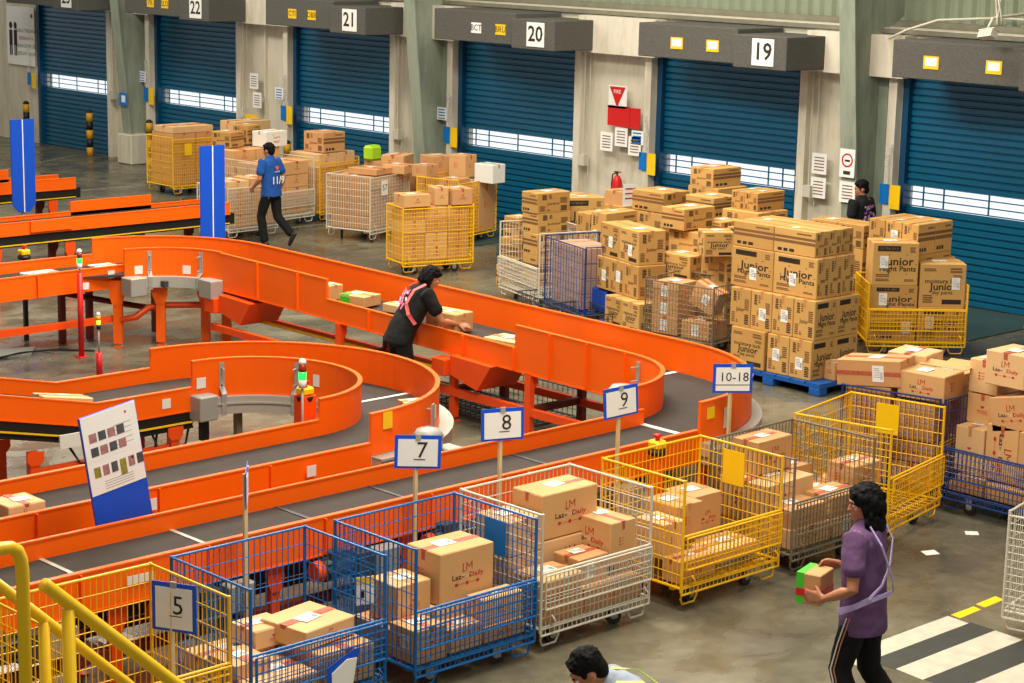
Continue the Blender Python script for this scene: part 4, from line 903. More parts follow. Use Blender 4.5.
def side_label(o, x, ly, z, w_=.1, h_=.14, face='L'):
    p = MB(); decal(p, 'label', plane_X((-.003, x, z), (0, -1, 0), (0, 0, 1)) if face == 'L' else plane_X((x, -.003, z), (1, 0, 0), (0, 0, 1)), w_, h_); part('side_label', p, [WHITE, GREYM], o)
ORD = ['first', 'second', 'third', 'fourth', 'fifth']
def layer(base, x, y, z, ux, uy, h, nx, ny, rz=0, kind='D', faces=None, grp=None, allt=True, seed=0, mt=None, lb=.3):
    rr = random.Random(seed + int(z * 100))
    for i in range(nx):
        for j in range(ny):
            if not allt and i and j: continue
            c, s_ = math.cos(R(rz)), math.sin(R(rz)); px, py = i * ux, j * uy
            lab = base + (', %s from left' % ORD[ny - 1 - j] if ny > 1 else '') + (', front row' if nx > 1 and i == 0 else ', %s row' % ORD[i] if nx > 1 else '')
            o = carton(lab, x + px * c - py * s_, y + px * s_ + py * c, z, ux - .008, uy - .008, h - .004, rz, kind, faces, grp, lb=rr.random() < lb, mt=mt)
            if i == 0 and kind == 'D' and rr.random() < .5: side_label(o, (uy) * rr.uniform(.3, .6), uy, h * rr.uniform(.35, .55))
G = 'ochre cartons on the blue pallet'
layer('ochre carton on the pallet stack, bottom layer', 17.64, 13.77, .14, .42, .32, .45, 2, 2, faces=('blocks', 'junior'), grp=G, seed=1)
carton('ochre carton standing apart at the left of the pallet stack bottom', 17.62, 14.43, .14, .42, .5, .45, 0, 'D', ('joiner', 'blocks'), G, lb=False); side_label(COL.objects[-1], .25, .5, .25) if 0 else None
layer('ochre carton on the pallet stack, second layer', 17.67, 13.77, .59, .40, .31, .45, 2, 4, faces=('blocks', 'junior'), grp=G, allt=False, seed=2)
layer('ochre carton on the pallet stack, third layer', 17.75, 13.83, 1.04, .225, .63, .46, 3, 2, faces=('junior', 'blocks'), grp=G, allt=False, seed=6, lb=.1)
layer('ochre carton on the pallet stack, top layer', 17.78, 13.9, 1.5, .23, .6, .29, 3, 2, faces=('bands', 'blocks'), grp=G, seed=4)
carton('small plain carton at the right front corner of the blue pallet', 17.86, 13.6, .14, .2, .15, .21, 0, 'P')
# cartons in the yellow cage near the rightmost door
G = 'ochre cartons in the yellow cage'
Z = R(-42); ex = Vector((math.cos(Z), math.sin(Z))); ey = Vector((-ex.y, ex.x)); o_ = Vector((19.74, 14.58))
def inC(u, v): p = o_ + ex * u + ey * v; return p.x, p.y
for lab, u, v, z, lx, h, f in (('ochre carton in the yellow cage, left column bottom', .04, .05, .2, .55, .3, 'bands'), ('ochre carton in the yellow cage, left column middle', .04, .05, .5, .56, .38, 'junior'), ('ochre carton in the yellow cage, left column top', .03, .05, .88, .56, .52, 'junior'),
                          ('ochre carton in the yellow cage, right column bottom', .62, .05, .2, .55, .42, 'junior'), ('ochre carton in the yellow cage, right column top', .62, .06, .62, .56, .53, 'joiner')):
    o = carton(lab, *inC(u, v), z, lx, .4, h, -42, 'D', (None, f), G, lb=True); side_label(o, .14 if f == 'junior' else .44, 0, h * .55, .1, .15, 'R')
carton('ochre carton behind the right column of the yellow cage', *inC(.6, .47), .2, .56, .34, .95, -42, 'D', grp=G, mt=CARDD[1])
# pile behind, towards the wall
layer('carton of the wrapped block behind the yellow cage, top layer', 20.35, 14.35, 1.22, .36, .25, .38, 2, 3, faces=('blocks', 'bands'), grp='cartons of the wrapped block by the wall', seed=9)
layer('carton of the wrapped block behind the yellow cage, lower layer', 20.35, 14.35, .82, .36, .25, .4, 2, 3, faces=('blocks', 'bands'), grp='cartons of the wrapped block by the wall', allt=False, seed=10)
layer('carton of the wrapped block behind the yellow cage, third layer', 20.35, 14.35, .41, .36, .25, .41, 2, 3, faces=('blocks', 'bands'), grp='cartons of the wrapped block by the wall', allt=False, seed=10)
layer('carton of the wrapped block behind the yellow cage, floor layer', 20.35, 14.35, .0, .36, .25, .41, 2, 3, faces=('blocks', 'bands'), grp='cartons of the wrapped block by the wall', allt=False, seed=10)
layer('carton of the low block left of the wrapped block, top', 20.4, 15.2, 1.18, .4, .42, .3, 1, 2, faces=('blocks', 'bands'), grp='cartons by the wall', seed=11)
layer('carton of the low block left of the wrapped block, second layer', 20.4, 15.2, .6, .4, .42, .58, 1, 2, faces=('blocks', 'bands'), grp='cartons by the wall', seed=12)
layer('carton of the low block left of the wrapped block, floor layer', 20.4, 15.2, .0, .4, .42, .6, 1, 2, faces=('blocks', 'bands'), grp='cartons by the wall', seed=13)
carton('reddish carton between the pallet stack and the yellow cage, upper', 19.3, 14.85, .85, .45, .35, .5, 0, 'L', ('heart', 'side'), mt=CARD[1]); carton('reddish carton between the pallet stack and the yellow cage, lower', 19.25, 14.85, .4, .45, .36, .45, 0, 'L', ('side', 'heart'), mt=CARD[1])
carton('reddish carton between the pallet stack and the yellow cage, on the floor', 19.25, 14.85, 0, .45, .36, .4, 0, 'L', ('side', 'side'), mt=CARD[1])
carton('flat carton lying across the back of the pile behind the pallet stack', 19.3, 15.4, 1.0, .6, .7, .3, 0, 'D', ('bands', 'blocks'))
carton('large carton under the flat one behind the pallet stack', 19.3, 15.4, .5, .6, .7, .5, 0, 'D', ('blocks', 'blocks')); carton('floor carton under the flat one behind the pallet stack', 19.3, 15.4, 0, .6, .7, .5, 0, 'D', ('blocks', 'blocks'))
# middle of the big pile
G = 'ochre cartons in the middle of the big pile'
layer('tall ochre carton of the slanted stack above the second pallet, bottom', 18.02, 16.76, .14, .42, .38, .38, 1, 2, -12, faces=('joiner', 'blocks'), grp=G, seed=21)
layer('tall ochre carton of the slanted stack above the second pallet, middle', 18.22, 16.98, .52, .42, .33, .42, 1, 3, -14, faces=('blocks', 'blocks'), grp=G, seed=22)
layer('tall ochre carton of the slanted stack above the second pallet, top', 18.25, 17.02, .94, .40, .47, .43, 1, 2, -16, faces=('joiner', 'blocks'), grp=G, seed=23)
for lab, x, y, z, lx, ly, h, rz, f in (
    ('banded carton high in the middle of the pile', 18.9, 16.86, 1.34, .58, .38, .27, 0, ('bands', 'blocks')),
    ('carton showing its banded long side below the banded one in mid pile', 19.0, 16.6, 1.02, .62, .6, .3, 0, ('blocks', 'bands')),
    ('carton in mid pile right of the slanted stack', 18.66, 16.52, .78, .4, .52, .3, 0, ('joiner', 'blocks')),
    ('carton below, right of the slanted stack', 18.72, 16.5, .4, .55, .5, .38, 0, ('blocks', 'blocks')),
    ('floor carton right of the slanted stack', 18.72, 16.5, 0, .55, .5, .4, 0, ('blocks', 'blocks')),
    ('carton turned to face the camera, jutting over the dark grey cage', 18.42, 16.1, 1.16, .38, .33, .3, -35, ('blocks', 'joiner')),
    ('carton under the jutting one, above the dark grey cage', 18.75, 16.0, .8, .38, .42, .34, 0, ('blocks', 'bands')),
    ('carton two below the jutting one', 18.75, 16.0, .4, .4, .44, .4, 0, ('blocks', 'bands')), ('carton on the floor below the jutting one', 18.75, 16.0, 0, .42, .46, .4, 0, ('blocks', 'bands')),
    ('long banded carton at the upper middle of the pile', 20.0, 18.22, 1.31, .52, .58, .27, 0, ('bands', 'blocks')),
    ('carton under the long banded one', 20.0, 18.22, .9, .52, .5, .4, 0, ('blocks', 'blocks')), ('lower carton under the long banded one', 20.0, 18.22, .45, .52, .5, .45, 0, ('blocks', 'blocks')), ('floor carton under the long banded one', 20.0, 18.22, 0, .52, .5, .45, 0, ('blocks', 'blocks')),
    ('pale topped carton right of the long banded one', 20.3, 17.6, 1.3, .5, .5, .26, 0, ('bands', 'bands')), ('carton under the pale topped one', 20.3, 17.6, .85, .5, .5, .45, 0, ('bands', 'bands')), ('lower carton under the pale topped one', 20.3, 17.6, .4, .5, .5, .45, 0, ('bands', 'bands')), ('floor carton under the pale topped one', 20.3, 17.6, 0, .5, .5, .4, 0, ('bands', 'bands')),
    ('highest carton of the pile, before the window band of door 19', 20.85, 18.1, 1.6, .58, .42, .26, 0, ('blocks', 'bands')), ('carton under the highest one', 20.85, 18.0, 1.2, .6, .55, .4, 0, ('blocks', 'bands')), ('carton two below the highest one', 20.85, 18.0, .7, .6, .55, .5, 0, ('blocks', 'bands')), ('carton three below the highest one', 20.85, 18.0, .3, .6, .55, .4, 0, ('blocks', 'bands')), ('floor carton under the highest one', 20.85, 18.0, 0, .6, .55, .3, 0, ('blocks', 'bands')),
    ('carton with banded side right of the highest one, left half', 20.0, 16.82, 1.52, .54, .22, .24, 0, ('blocks', 'bands')), ('carton with banded side right of the highest one, right half', 20.0, 16.6, 1.52, .54, .22, .24, 0, ('blocks', 'bands')),
    ('carton under the two halves behind the pallet stack', 19.9, 16.5, 1.12, .6, .6, .4, 0, ('blocks', 'bands')), ('lower carton under the two halves', 19.9, 16.5, .6, .6, .6, .52, 0, ('blocks', 'bands')), ('floor carton under the two halves', 19.9, 16.5, 0, .6, .6, .6, 0, ('blocks', 'bands')),
    ('flat carton before the two halves, left', 19.45, 16.72, 1.22, .42, .32, .2, 0, ('bands', 'blocks')), ('carton under the left flat one', 19.4, 16.25, .7, .48, .9, .52, 0, ('bands', 'blocks')), ('floor carton under the left flat one', 19.4, 16.25, 0, .48, .9, .7, 0, ('bands', 'blocks')),
    ('flat carton behind the pallet stack top, left', 19.45, 16.2, 1.22, .42, .42, .16, 0, ('blocks', 'blocks')),
    ('flat carton behind the pallet stack top, right', 20.1, 15.9, 1.2, .5, .5, .2, 0, ('bands', 'blocks')), ('carton under the right flat one', 20.1, 15.9, .6, .5, .55, .6, 0, ('bands', 'blocks')), ('floor carton under the right flat one', 20.1, 15.9, 0, .5, .55, .6, 0, ('bands', 'blocks'))):
    carton(lab, x, y, z, lx, ly, h, rz, 'D', f, G)
# left end of the big pile
G = 'ochre cartons at the left end of the big pile'
for lab, x, y, z, lx, ly, h, rz, f in (
    ('ochre carton of the leftmost column, top', 19.1, 19.72, 1.2, .58, .34, .28, -5, ('bands', 'blocks')), ('ochre carton of the leftmost column, second from top', 19.12, 19.72, .92, .58, .34, .28, -5, ('bands', 'blocks')),
    ('ochre carton of the leftmost column, third from top', 19.1, 19.7, .62, .34, .34, .3, -8, ('bands', 'blocks')), ('ochre carton of the leftmost column, lowest', 19.1, 19.7, .2, .34, .34, .42, -8, ('bands', 'bands')),
    ('ochre carton left behind the leftmost column', 19.5, 20.5, .72, .3, .3, .3, 0, ('bands', 'blocks')), ('ochre carton under the one left behind the leftmost column', 19.45, 20.45, .3, .4, .35, .42, 0, ('bands', 'blocks')), ('floor carton left behind the leftmost column', 19.5, 20.6, .0, .4, .35, .3, 0, ('bands', 'blocks')),
    ('long carton at the back before door 20, left', 20.75, 21.3, 1.06, .55, .3, .12, 0, ('bands', 'blocks')), ('long carton at the back before door 20, right', 20.75, 20.7, 1.02, .6, .5, .16, 0, ('bands', 'blocks')),
    ('back carton under the long ones, left', 20.7, 21.2, .5, .6, .45, .55, 0, ('blocks', 'blocks')), ('back floor carton under the long ones, left', 20.7, 21.2, 0, .6, .45, .5, 0, ('blocks', 'blocks')), ('back carton under the long ones, right', 20.7, 20.65, .5, .65, .5, .52, 0, ('blocks', 'blocks')), ('back floor carton under the long ones, right', 20.7, 20.65, 0, .65, .5, .5, 0, ('blocks', 'blocks')),
    ('upright carton with a black banner behind the navy cage', 19.75, 19.85, .78, .58, .3, .58, -30, (None, 'junior')), ('floor carton under the black-banner one', 19.75, 19.85, 0, .58, .3, .78, -30, (None, 'junior')),
    ('upright carton right of the black-banner one', 19.4, 19.0, .8, .62, .26, .46, 0, ('blocks', 'bands')), ('second upright carton right of the black-banner one', 19.4, 18.7, .8, .62, .28, .5, 0, ('blocks', 'bands')), ('carton under the two upright ones', 19.4, 18.7, .35, .62, .56, .45, 0, ('blocks', 'bands')), ('floor carton under the two upright ones', 19.4, 18.7, 0, .62, .56, .35, 0, ('blocks', 'bands'))):
    carton(lab, x, y, z, lx, ly, h, rz, 'D', f, G)
carton('flattened carton leaning upright by the navy cage', 19.0, 18.2, .72, .1, .28, .5, -20, 'D', ('bands', 'bands'), tilt=(0, 8), lb=False)
o = carton('reddish carton with a white sheet at the back of the pile', 21.2, 20.1, 1.1, .5, .38, .2, 0, 'L', (None, None), mt=CARD[1]); side_label(o, .3, 0, .1, .25, .2, 'R'); carton('back carton under the reddish one with the sheet', 21.15, 20.05, .55, .6, .5, .55, 0, 'D'); carton('back floor carton under the reddish one with the sheet', 21.15, 20.05, 0, .6, .5, .55, 0, 'D')
tag(part('paper_sheet', MB().box((-.13, 0, 0), (.13, .003, .32)), WHITE, None, (21.3, 20.06, 1.1), R(-12)), 'white sheet with red writing leaning on the back cartons', 'paper'); 
p_ = MB()
for k in range(3): p_.box((-.09, -.003, .1 + k * .07), (.09, 0, .12 + k * .07))
part('handwriting', p_, PRRED, bpy.data.objects['paper_sheet'])
# wrapped cartons in the navy cage
c = Vector((18.56, 18.98)); e1 = Vector((math.cos(R(-107)), math.sin(R(-107)))); e2 = Vector((-e1.y, e1.x))
PINK = mat('pinkish_carton', (176, 140, 122), .7, var=.15)
for a in range(2):
    for k in range(4):
        p = c + e1 * (.1 + a * .4) + e2 * .06
        carton('plastic-wrapped pinkish carton in the navy cage, %s up, %s column' % (ORD[k], ('left', 'right')[a]), p.x, p.y, .2 + k * .2, .38, .5, .195, -107, 'P', (None, 'small'), 'wrapped cartons in the navy cage', mt=PINK, lb=False)
p = c + e1 * .05 + e2 * .02; m_ = MB(); rr = random.Random(4); q = []
for i in range(9):
    for j in range(9): q.append((i / 8 * .88, rr.uniform(-.015, .02), .2 + j / 8 * .82))
m_.add(q, [(i * 9 + j, (i + 1) * 9 + j, (i + 1) * 9 + j + 1, i * 9 + j + 1) for i in range(8) for j in range(8)], 0, True)
tag(part('plastic_wrap', m_, PLASTIC, None, (p.x, p.y, 0), R(-107)), 'crinkled clear plastic over the cartons in the navy cage', 'plastic wrap')
tag(part('plastic_crate', MB().cbox((0, 0, 0), (.3, .5, .3), .02), mat('blue_crate', (14, 70, 170), .5, var=.1), None, (18.42, 17.72, .2), R(-17)), 'blue plastic crate in the lower right of the navy cage', 'crate')
# reddish cartons in the dark grey cage
G = 'reddish cartons in the dark grey cage'
for lab, x, y, z, lx, ly, h, rz in (('reddish carton in the dark grey cage, top of the left column', 18.1, 16.2, .62, .4, .38, .22, 7), ('reddish carton in the dark grey cage, middle of the left column', 18.1, 16.2, .42, .4, .38, .2, 7), ('reddish carton in the dark grey cage, bottom of the left column', 18.1, 16.2, .2, .4, .38, .22, 7), ('reddish carton in the dark grey cage, bottom right', 18.14, 15.72, .2, .4, .4, .22, 7)):
    o = carton(lab, x, y, z, lx, ly, h, rz, 'L', (None, 'side'), G, mt=CARD[1]); side_label(o, .2, 0, h * .5, .1, .14)
o = carton('tilted reddish carton leaning in the dark grey cage', 18.2, 15.75, .5, .22, .36, .3, 7, 'L', (None, 'side'), G, mt=CARD[1], tilt=(22, 0)); side_label(o, .15, 0, .15, .1, .12)
#@@SPLIT
# cartons in the near row of cages; (label, x, y, z, lx, ly, h, rz, faces, options)
NEAR = (
 # blue cage of sign 6
 ('large low carton with red tape tilted on top in the left blue cage', 7.62, 9.92, .45, .46, .42, .13, 8, (None, 'daily'), dict(tilt=(0, 0))),
 ('smaller carton with red tape left of the large low one in the left blue cage', 7.42, 10.2, .42, .3, .28, .13, 0, (None, 'heart'), {}),
 ('flat carton at the left in the left blue cage', 7.1, 9.97, .36, .28, .3, .1, 0, (None, None), {}),
 ('wide carton with red tape low behind the gate of the left blue cage', 7.12, 9.78, .2, .5, .45, .16, 0, (None, None), {}),
 ('low carton behind the gate in the right half of the left blue cage', 7.66, 9.8, .2, .44, .7, .24, 0, ('side', 'daily'), {}),
 ('bottom carton at the back of the left blue cage', 7.12, 10.25, .2, .5, .33, .2, 0, (None, None), {}),
 # blue cage of sign 7
 ('largest carton with the printed name on top in the blue cage of sign 7', 8.84, 10.0, .46, .5, .36, .37, 0, ('side', 'daily'), {}),
 ('carton left of the largest one in the blue cage of sign 7', 8.5, 10.05, .38, .3, .3, .28, 0, ('side', 'heart'), {}),
 ('carton with red band and white label, lower left in the blue cage of sign 7', 8.42, 9.76, .2, .28, .28, .24, 0, ('side', 'heart'), dict(sl=1)),
 ('low carton before the largest one in the blue cage of sign 7', 9.06, 9.8, .32, .38, .17, .19, 0, (None, 'side'), dict(mt=2)),
 ('bundle of flat parcels in the middle of the blue cage of sign 7', 8.74, 9.78, .2, .3, .2, .17, 0, (None, None), dict(kind='P')),
 ('bottom carton at the right in the blue cage of sign 7', 9.06, 9.78, .2, .38, .2, .12, 0, (None, 'daily'), {}),
 ('back bottom carton in the blue cage of sign 7', 8.8, 10.0, .2, .6, .5, .25, 0, (None, None), {}),
 ('back left bottom carton in the blue cage of sign 7', 8.44, 10.06, .2, .34, .4, .17, 0, (None, None), {}),
 # white cage of sign 8
 ('carton at the back left of the white cage of sign 8', 9.62, 10.14, .62, .34, .36, .26, 0, (None, 'daily'), {}),
 ('large carton with the printed name at the back of the white cage of sign 8', 9.98, 10.18, .66, .58, .32, .34, 0, (None, 'daily'), {}),
 ('large carton below the printed one at the back of the white cage of sign 8', 9.98, 10.18, .3, .6, .4, .35, 0, ('side', 'daily'), {}),
 ('back bottom carton under the left one in the white cage of sign 8', 9.62, 10.14, .2, .34, .4, .41, 0, (None, None), {}),
 ('big carton with red tape on top, right front of the white cage of sign 8', 10.40, 9.88, .47, .27, .44, .31, 0, ('daily', 'side'), dict(ql=1)),
 ('carton with a white side label in front in the white cage of sign 8', 10.08, 9.88, .37, .3, .27, .2, 0, (None, 'side'), dict(sr=1)),
 ('flat carton at the front left in the white cage of sign 8', 9.64, 9.8, .3, .4, .32, .22, 0, ('side', 'side'), {}),
 ('bottom carton at the front right in the white cage of sign 8', 10.08, 9.8, .2, .58, .34, .17, 0, (None, 'heart'), {}),
 ('bottom carton at the front left in the white cage of sign 8', 9.64, 9.8, .2, .42, .32, .1, 0, (None, None), {}),
 # yellow cage of sign 9
 ('tall carton with the printed name at the back of the yellow cage of sign 9', 11.68, 10.2, .3, .33, .32, .38, 0, (None, 'daily'), {}),
 ('carton with a square code left of the tall one in the sign 9 cage', 11.32, 10.06, .42, .3, .34, .28, 0, (None, 'side'), {}),
 ('carton left of the coded one in the yellow cage of sign 9', 11.06, 9.95, .35, .24, .3, .28, 0, (None, 'side'), {}),
 ('flat carton low behind the gate of the yellow cage of sign 9', 11.5, 9.8, .26, .52, .34, .1, 0, (None, 'side'), {}),
 ('bottom carton at the front left of the yellow cage of sign 9', 11.06, 9.78, .2, .42, .18, .18, 0, (None, 'heart'), {}),
 ('back bottom carton of the yellow cage of sign 9', 11.06, 10.1, .2, .58, .4, .14, 0, (None, None), {}),
 # grey cage
 ('high carton with the printed name at the back left of the grey cage', 12.56, 10.3, .68, .44, .28, .28, 0, ('side', 'daily'), {}),
 ('carton under the high one at the back left of the grey cage', 12.4, 10.05, .34, .62, .5, .33, 2, ('side', 'side'), {}),
 ('carton at the back right of the grey cage, half hidden', 13.1, 10.4, .48, .32, .22, .15, 0, (None, None), {}),
 ('open-topped carton in the middle of the grey cage', 13.08, 10.12, .36, .36, .26, .12, 0, (None, 'side'), dict(openf=1)),
 ('carton with the printed name at the right of the grey cage', 13.42, 9.96, .44, .38, .28, .24, 0, ('side', 'daily'), {}),
 ('carton with a red heart on top of the front row in the grey cage', 12.92, 9.8, .36, .42, .32, .18, 0, ('side', 'heart'), {}),
 ('carton at the front left of the grey cage, flaps lifted', 12.42, 9.8, .36, .44, .3, .16, 0, ('side', 'side'), dict(openf=0)),
 ('bottom left carton behind the mesh of the grey cage', 12.4, 9.78, .2, .5, .8, .16, 0, ('side', 'daily'), {}),
 ('bottom right carton behind the mesh of the grey cage', 12.93, 9.78, .2, .5, .8, .16, 0, ('side', 'daily'), dict(sr=1)),
)
for lab, x, y, z, lx, ly, h, rz, f, op in NEAR:
    o = carton(lab, x, y, z, lx, ly, h, rz, op.get('kind', 'L'), f, None, tilt=op.get('tilt', (0, 0)), openf=op.get('openf', False), mt=CARD[op['mt']] if 'mt' in op else None)
    if op.get('sl'): side_label(o, ly * .4, 0, h * .6, .09, .1)
    if op.get('sr'): side_label(o, lx * .35, 0, h * .55, .1, .12, 'R')
Z = R(12); o_ = Vector((14.84, 10.12)); ex = Vector((math.cos(Z), math.sin(Z))); ey = Vector((-ex.y, ex.x))
for lab, u, v, z, lx, ly, h, rz, f, kw in (
    ('long carton with a red tape band and white label lying high on the heaped cage', .04, .4, 1.06, .36, .62, .24, 14, ('bands', None), dict(sl=1, tilt=(-5, 0))),
    ('carton with the printed name and torn flaps on the heaped cage', .02, -.02, .98, .38, .46, .24, 8, ('daily', 'side'), dict(openf=1)),
    ('carton with a label on top at the back of the heaped cage', .45, .35, 1.16, .4, .38, .13, 12, ('side', 'heart'), {}),
    ('carton with loose flap at the back right of the heaped cage', .46, -.0, 1.04, .38, .34, .12, 12, ('side', 'side'), dict(openf=1)),
    ('carton seen through the mesh, upper left of the heaped cage', .04, .5, .66, .36, .44, .38, 12, ('side', 'daily'), {}),
    ('carton seen through the mesh, right of the heaped cage', .04, .06, .6, .36, .4, .36, 12, ('side', 'side'), {}),
    ('wide carton low in the heaped cage', .04, .04, .4, .5, .5, .19, 12, ('daily', 'side'), {}), ('bottom carton at the right of the heaped cage', .04, .04, .2, .5, .44, .19, 12, ('side', 'side'), {}), ('bottom carton at the left of the heaped cage', .04, .5, .2, .5, .42, .45, 12, ('side', 'side'), {}),
    ('carton deep in the heaped cage, right rear', .56, .04, .2, .45, .42, .82, 12, ('side', 'side'), {}), ('carton deep in the heaped cage, left rear', .56, .48, .2, .45, .42, .94, 12, ('side', 'side'), {})):
    p = o_ + ex * u + ey * v
    o = carton(lab, p.x, p.y, z, lx, ly, h, rz, 'L', f if f[0] != 'bands' else (None, 'side'), 'cartons on the heaped cage', tilt=kw.get('tilt', (0, 0)), openf=kw.get('openf', False), tape=not kw.get('openf'))
    if kw.get('sl'):
        part('red_tape_band', MB().box((-.002, .0, h * .42), (0, ly, h * .58)), REDT, o); side_label(o, ly * .35, 0, h * .5, .11, .15)
for lab, x, y, z, lx, ly, h, rz, f, kw in (
    ('top carton with the large printed name at the right edge of the photo', 15.05, 9.42, 1.2, .42, .4, .3, 0, ('daily', 'side'), {}),
    ('carton with a square code, top left of the stack in the navy cage', 15.2, 9.78, 1.06, .34, .3, .3, 0, ('side', 'side'), {}),
    ('carton with a red heart, second from top left in the navy cage', 15.2, 9.76, .78, .34, .32, .27, 0, ('heart', 'side'), {}),
    ('upright carton with heart print at the left of the navy cage', 15.02, 9.76, .36, .34, .3, .42, 0, ('heart', 'side'), {}),
    ('carton standing on end with sideways print in the navy cage', 15.0, 9.4, .36, .36, .33, .5, 0, ('daily', 'side'), dict(spin=1)),
    ('carton with the printed name below the top one at the right edge', 15.0, 9.26, .88, .4, .42, .3, 0, ('daily', 'side'), dict(tilt=(-12, 0))),
    ('upright carton with a white label low at the right edge', 14.96, 9.05, .36, .36, .32, .5, 0, ('side', 'side'), dict(sl=1)),
    ('flat parcel with a label on the ledge behind the navy gate', 14.93, 9.68, .28, .28, .3, .08, 0, (None, None), dict(kind='P')),
    ('bundle of flat parcels behind the navy gate', 14.93, 9.2, .2, .4, .46, .14, 0, (None, None), dict(kind='P')),
    ('bottom carton at the left behind the navy gate', 14.93, 9.68, .2, .5, .36, .08, 0, ('side', None), {}),
    ('rear bottom carton of the navy cage', 15.36, 9.3, .2, .35, .6, .6, 0, ('side', None), {}), ('rear left bottom carton of the navy cage', 15.38, 9.74, .2, .3, .3, .58, 0, ('side', None), {}), ('support carton under the right edge ones in the navy cage', 14.95, 8.95, .2, .4, .24, .16, 0, (None, None), {})):
    o = carton(lab, x, y, z, lx, ly, h, rz, kw.get('kind', 'L'), f if not kw.get('spin') else (None, None), 'cartons in the navy cage', tilt=kw.get('tilt', (0, 0)))
    if kw.get('spin'):
        p = MB(); decal(p, 'daily', plane_X((-.002, ly / 2, h / 2), (0, 0, -1), (0, -1, 0)), .42, .3); part('printed_marks', p, PRM, o)
    if kw.get('sl'): side_label(o, ly * .5, 0, h * .75, .12, .16)
    if 'navy gate' in lab and kw.get('kind') != 'P': pass
# cartons on the conveyors
o = carton('carton on the long conveyor held by the worker in black', 13.8, 15.42, .885, .28, .42, .2, 8, 'L', ('daily', 'side'))
o = carton('flat carton with a green print on the long conveyor left of the worker', 13.9, 17.05, .9, .3, .36, .12, 12, 'P', (None, None)); part('green_print', MB().box((-.003, .2, .03), (0, .34, .1)).box((.0, .22, .12), (.1, .34, .124)), GREEN, o)
carton('small carton on the long conveyor at the end of the high guard', 13.86, 17.62, .9, .2, .22, .17, 0, 'P', ('small', None))
carton('small carton behind the worker in black on the long conveyor', 13.98, 16.5, .9, .2, .3, .09, 5, 'P', (None, None))
carton('flat pale parcel on the long conveyor right of the held carton', 13.86, 14.6, .872, .32, .42, .05, 5, 'L', (None, None), mt=CARD[2])
carton('flat pale parcel farther right on the long conveyor behind the guard', 14.1, 13.7, .87, .2, .34, .1, 0, 'L', (None, None), mt=CARD[2])
carton('small pinkish carton lying on the bend of the inner loop', 11.3, 13.28, .825, .24, .2, .09, -20, 'L', ('small', 'small'), mt=CARD[2])
carton('flat tan carton on the inner loop conveyor left of the notice board', 6.98, 12.55, .825, .3, .3, .11, 0, 'L', (None, 'side'), mt=CARD[2])
carton('flat white parcel on the upper conveyor at the left, nearer the edge of the photo', 11.95, 20.72, .91, .42, .34, .03, 0, 'P', (None, None), mt=STICK)
carton('flat white parcel on the upper conveyor just before the far curve', 12.9, 20.85, .91, .3, .26, .02, 0, 'P', (None, None), mt=STICK)
carton('pale flat parcel at the bend of the rising conveyor arm', 8.75, 15.08, .97, .5, .2, .05, 0, 'P', (None, None), mt=CARD[2], tilt=(0, 10))
# far cages' loads
def fill(base, x, y, rz, cols, rows, lx, ly, h, z0=.2, kind='L', grp=None, f=('side', 'daily'), mt=None, rr=None, skip=(), cap=0):
    rr = random.Random(len(base)); c, s_ = math.cos(R(rz)), math.sin(R(rz))
    for i in range(cols):
        for k in range(rows):
            if (i, k) in skip: continue
            u = .05 + i * lx; v = .05 + rr.uniform(0, .02)
            carton('%s, %s up, %s column' % (base, ORD[k], ORD[i]), x + u * c - v * s_, y + u * s_ + v * c, z0 + k * h, lx - .015, ly, h - .004, rz + rr.uniform(-1, 1), kind, f, grp, mt=mt, lb=k == rows - 1)
fill('carton in the neat yellow cage left of door 20', 18.9, 22.32, -15, 3, 4, .36, .4, .2, grp='cartons in the neat yellow cage', f=(None, 'heart'))
for lab, x, y, z, lx, ly, h, rz in (('wide carton on the rim of the neat yellow cage, left', 18.92, 22.3, 1.0, .44, .34, .18, -12), ('upright carton on the rim of the neat yellow cage, middle', 19.45, 22.24, 1.0, .22, .3, .26, -20), ('carton on the rim of the neat yellow cage, right', 19.68, 22.1, 1.0, .33, .36, .24, -15)):
    carton(lab, x, y, z, lx, ly, h, rz, 'L', ('side', 'heart'), 'cartons on the rim of the neat cage')
fill('carton in the white number-card cage', 20.48, 24.98, 16, 3, 4, .34, .75, .21, grp='cartons in the white number-card cage', f=('side', 'side'), mt=CARD[1])
for lab, x, y, z, lx, ly, h, rz, m_ in (('large flat carton on the white number-card cage', 20.7, 25.1, 1.05, .45, .55, .1, 16, 1), ('carton on the white number-card cage, middle', 21.2, 25.0, 1.05, .35, .4, .14, 20, 0), ('carton on the white number-card cage, right', 21.2, 24.75 - .3, 1.05, .3, .3, .2, 10, 1)):
    carton(lab, x, y, z, lx, ly, h, rz, 'L', ('side', 'side'), 'cartons on the number-card cage', mt=CARD[m_])
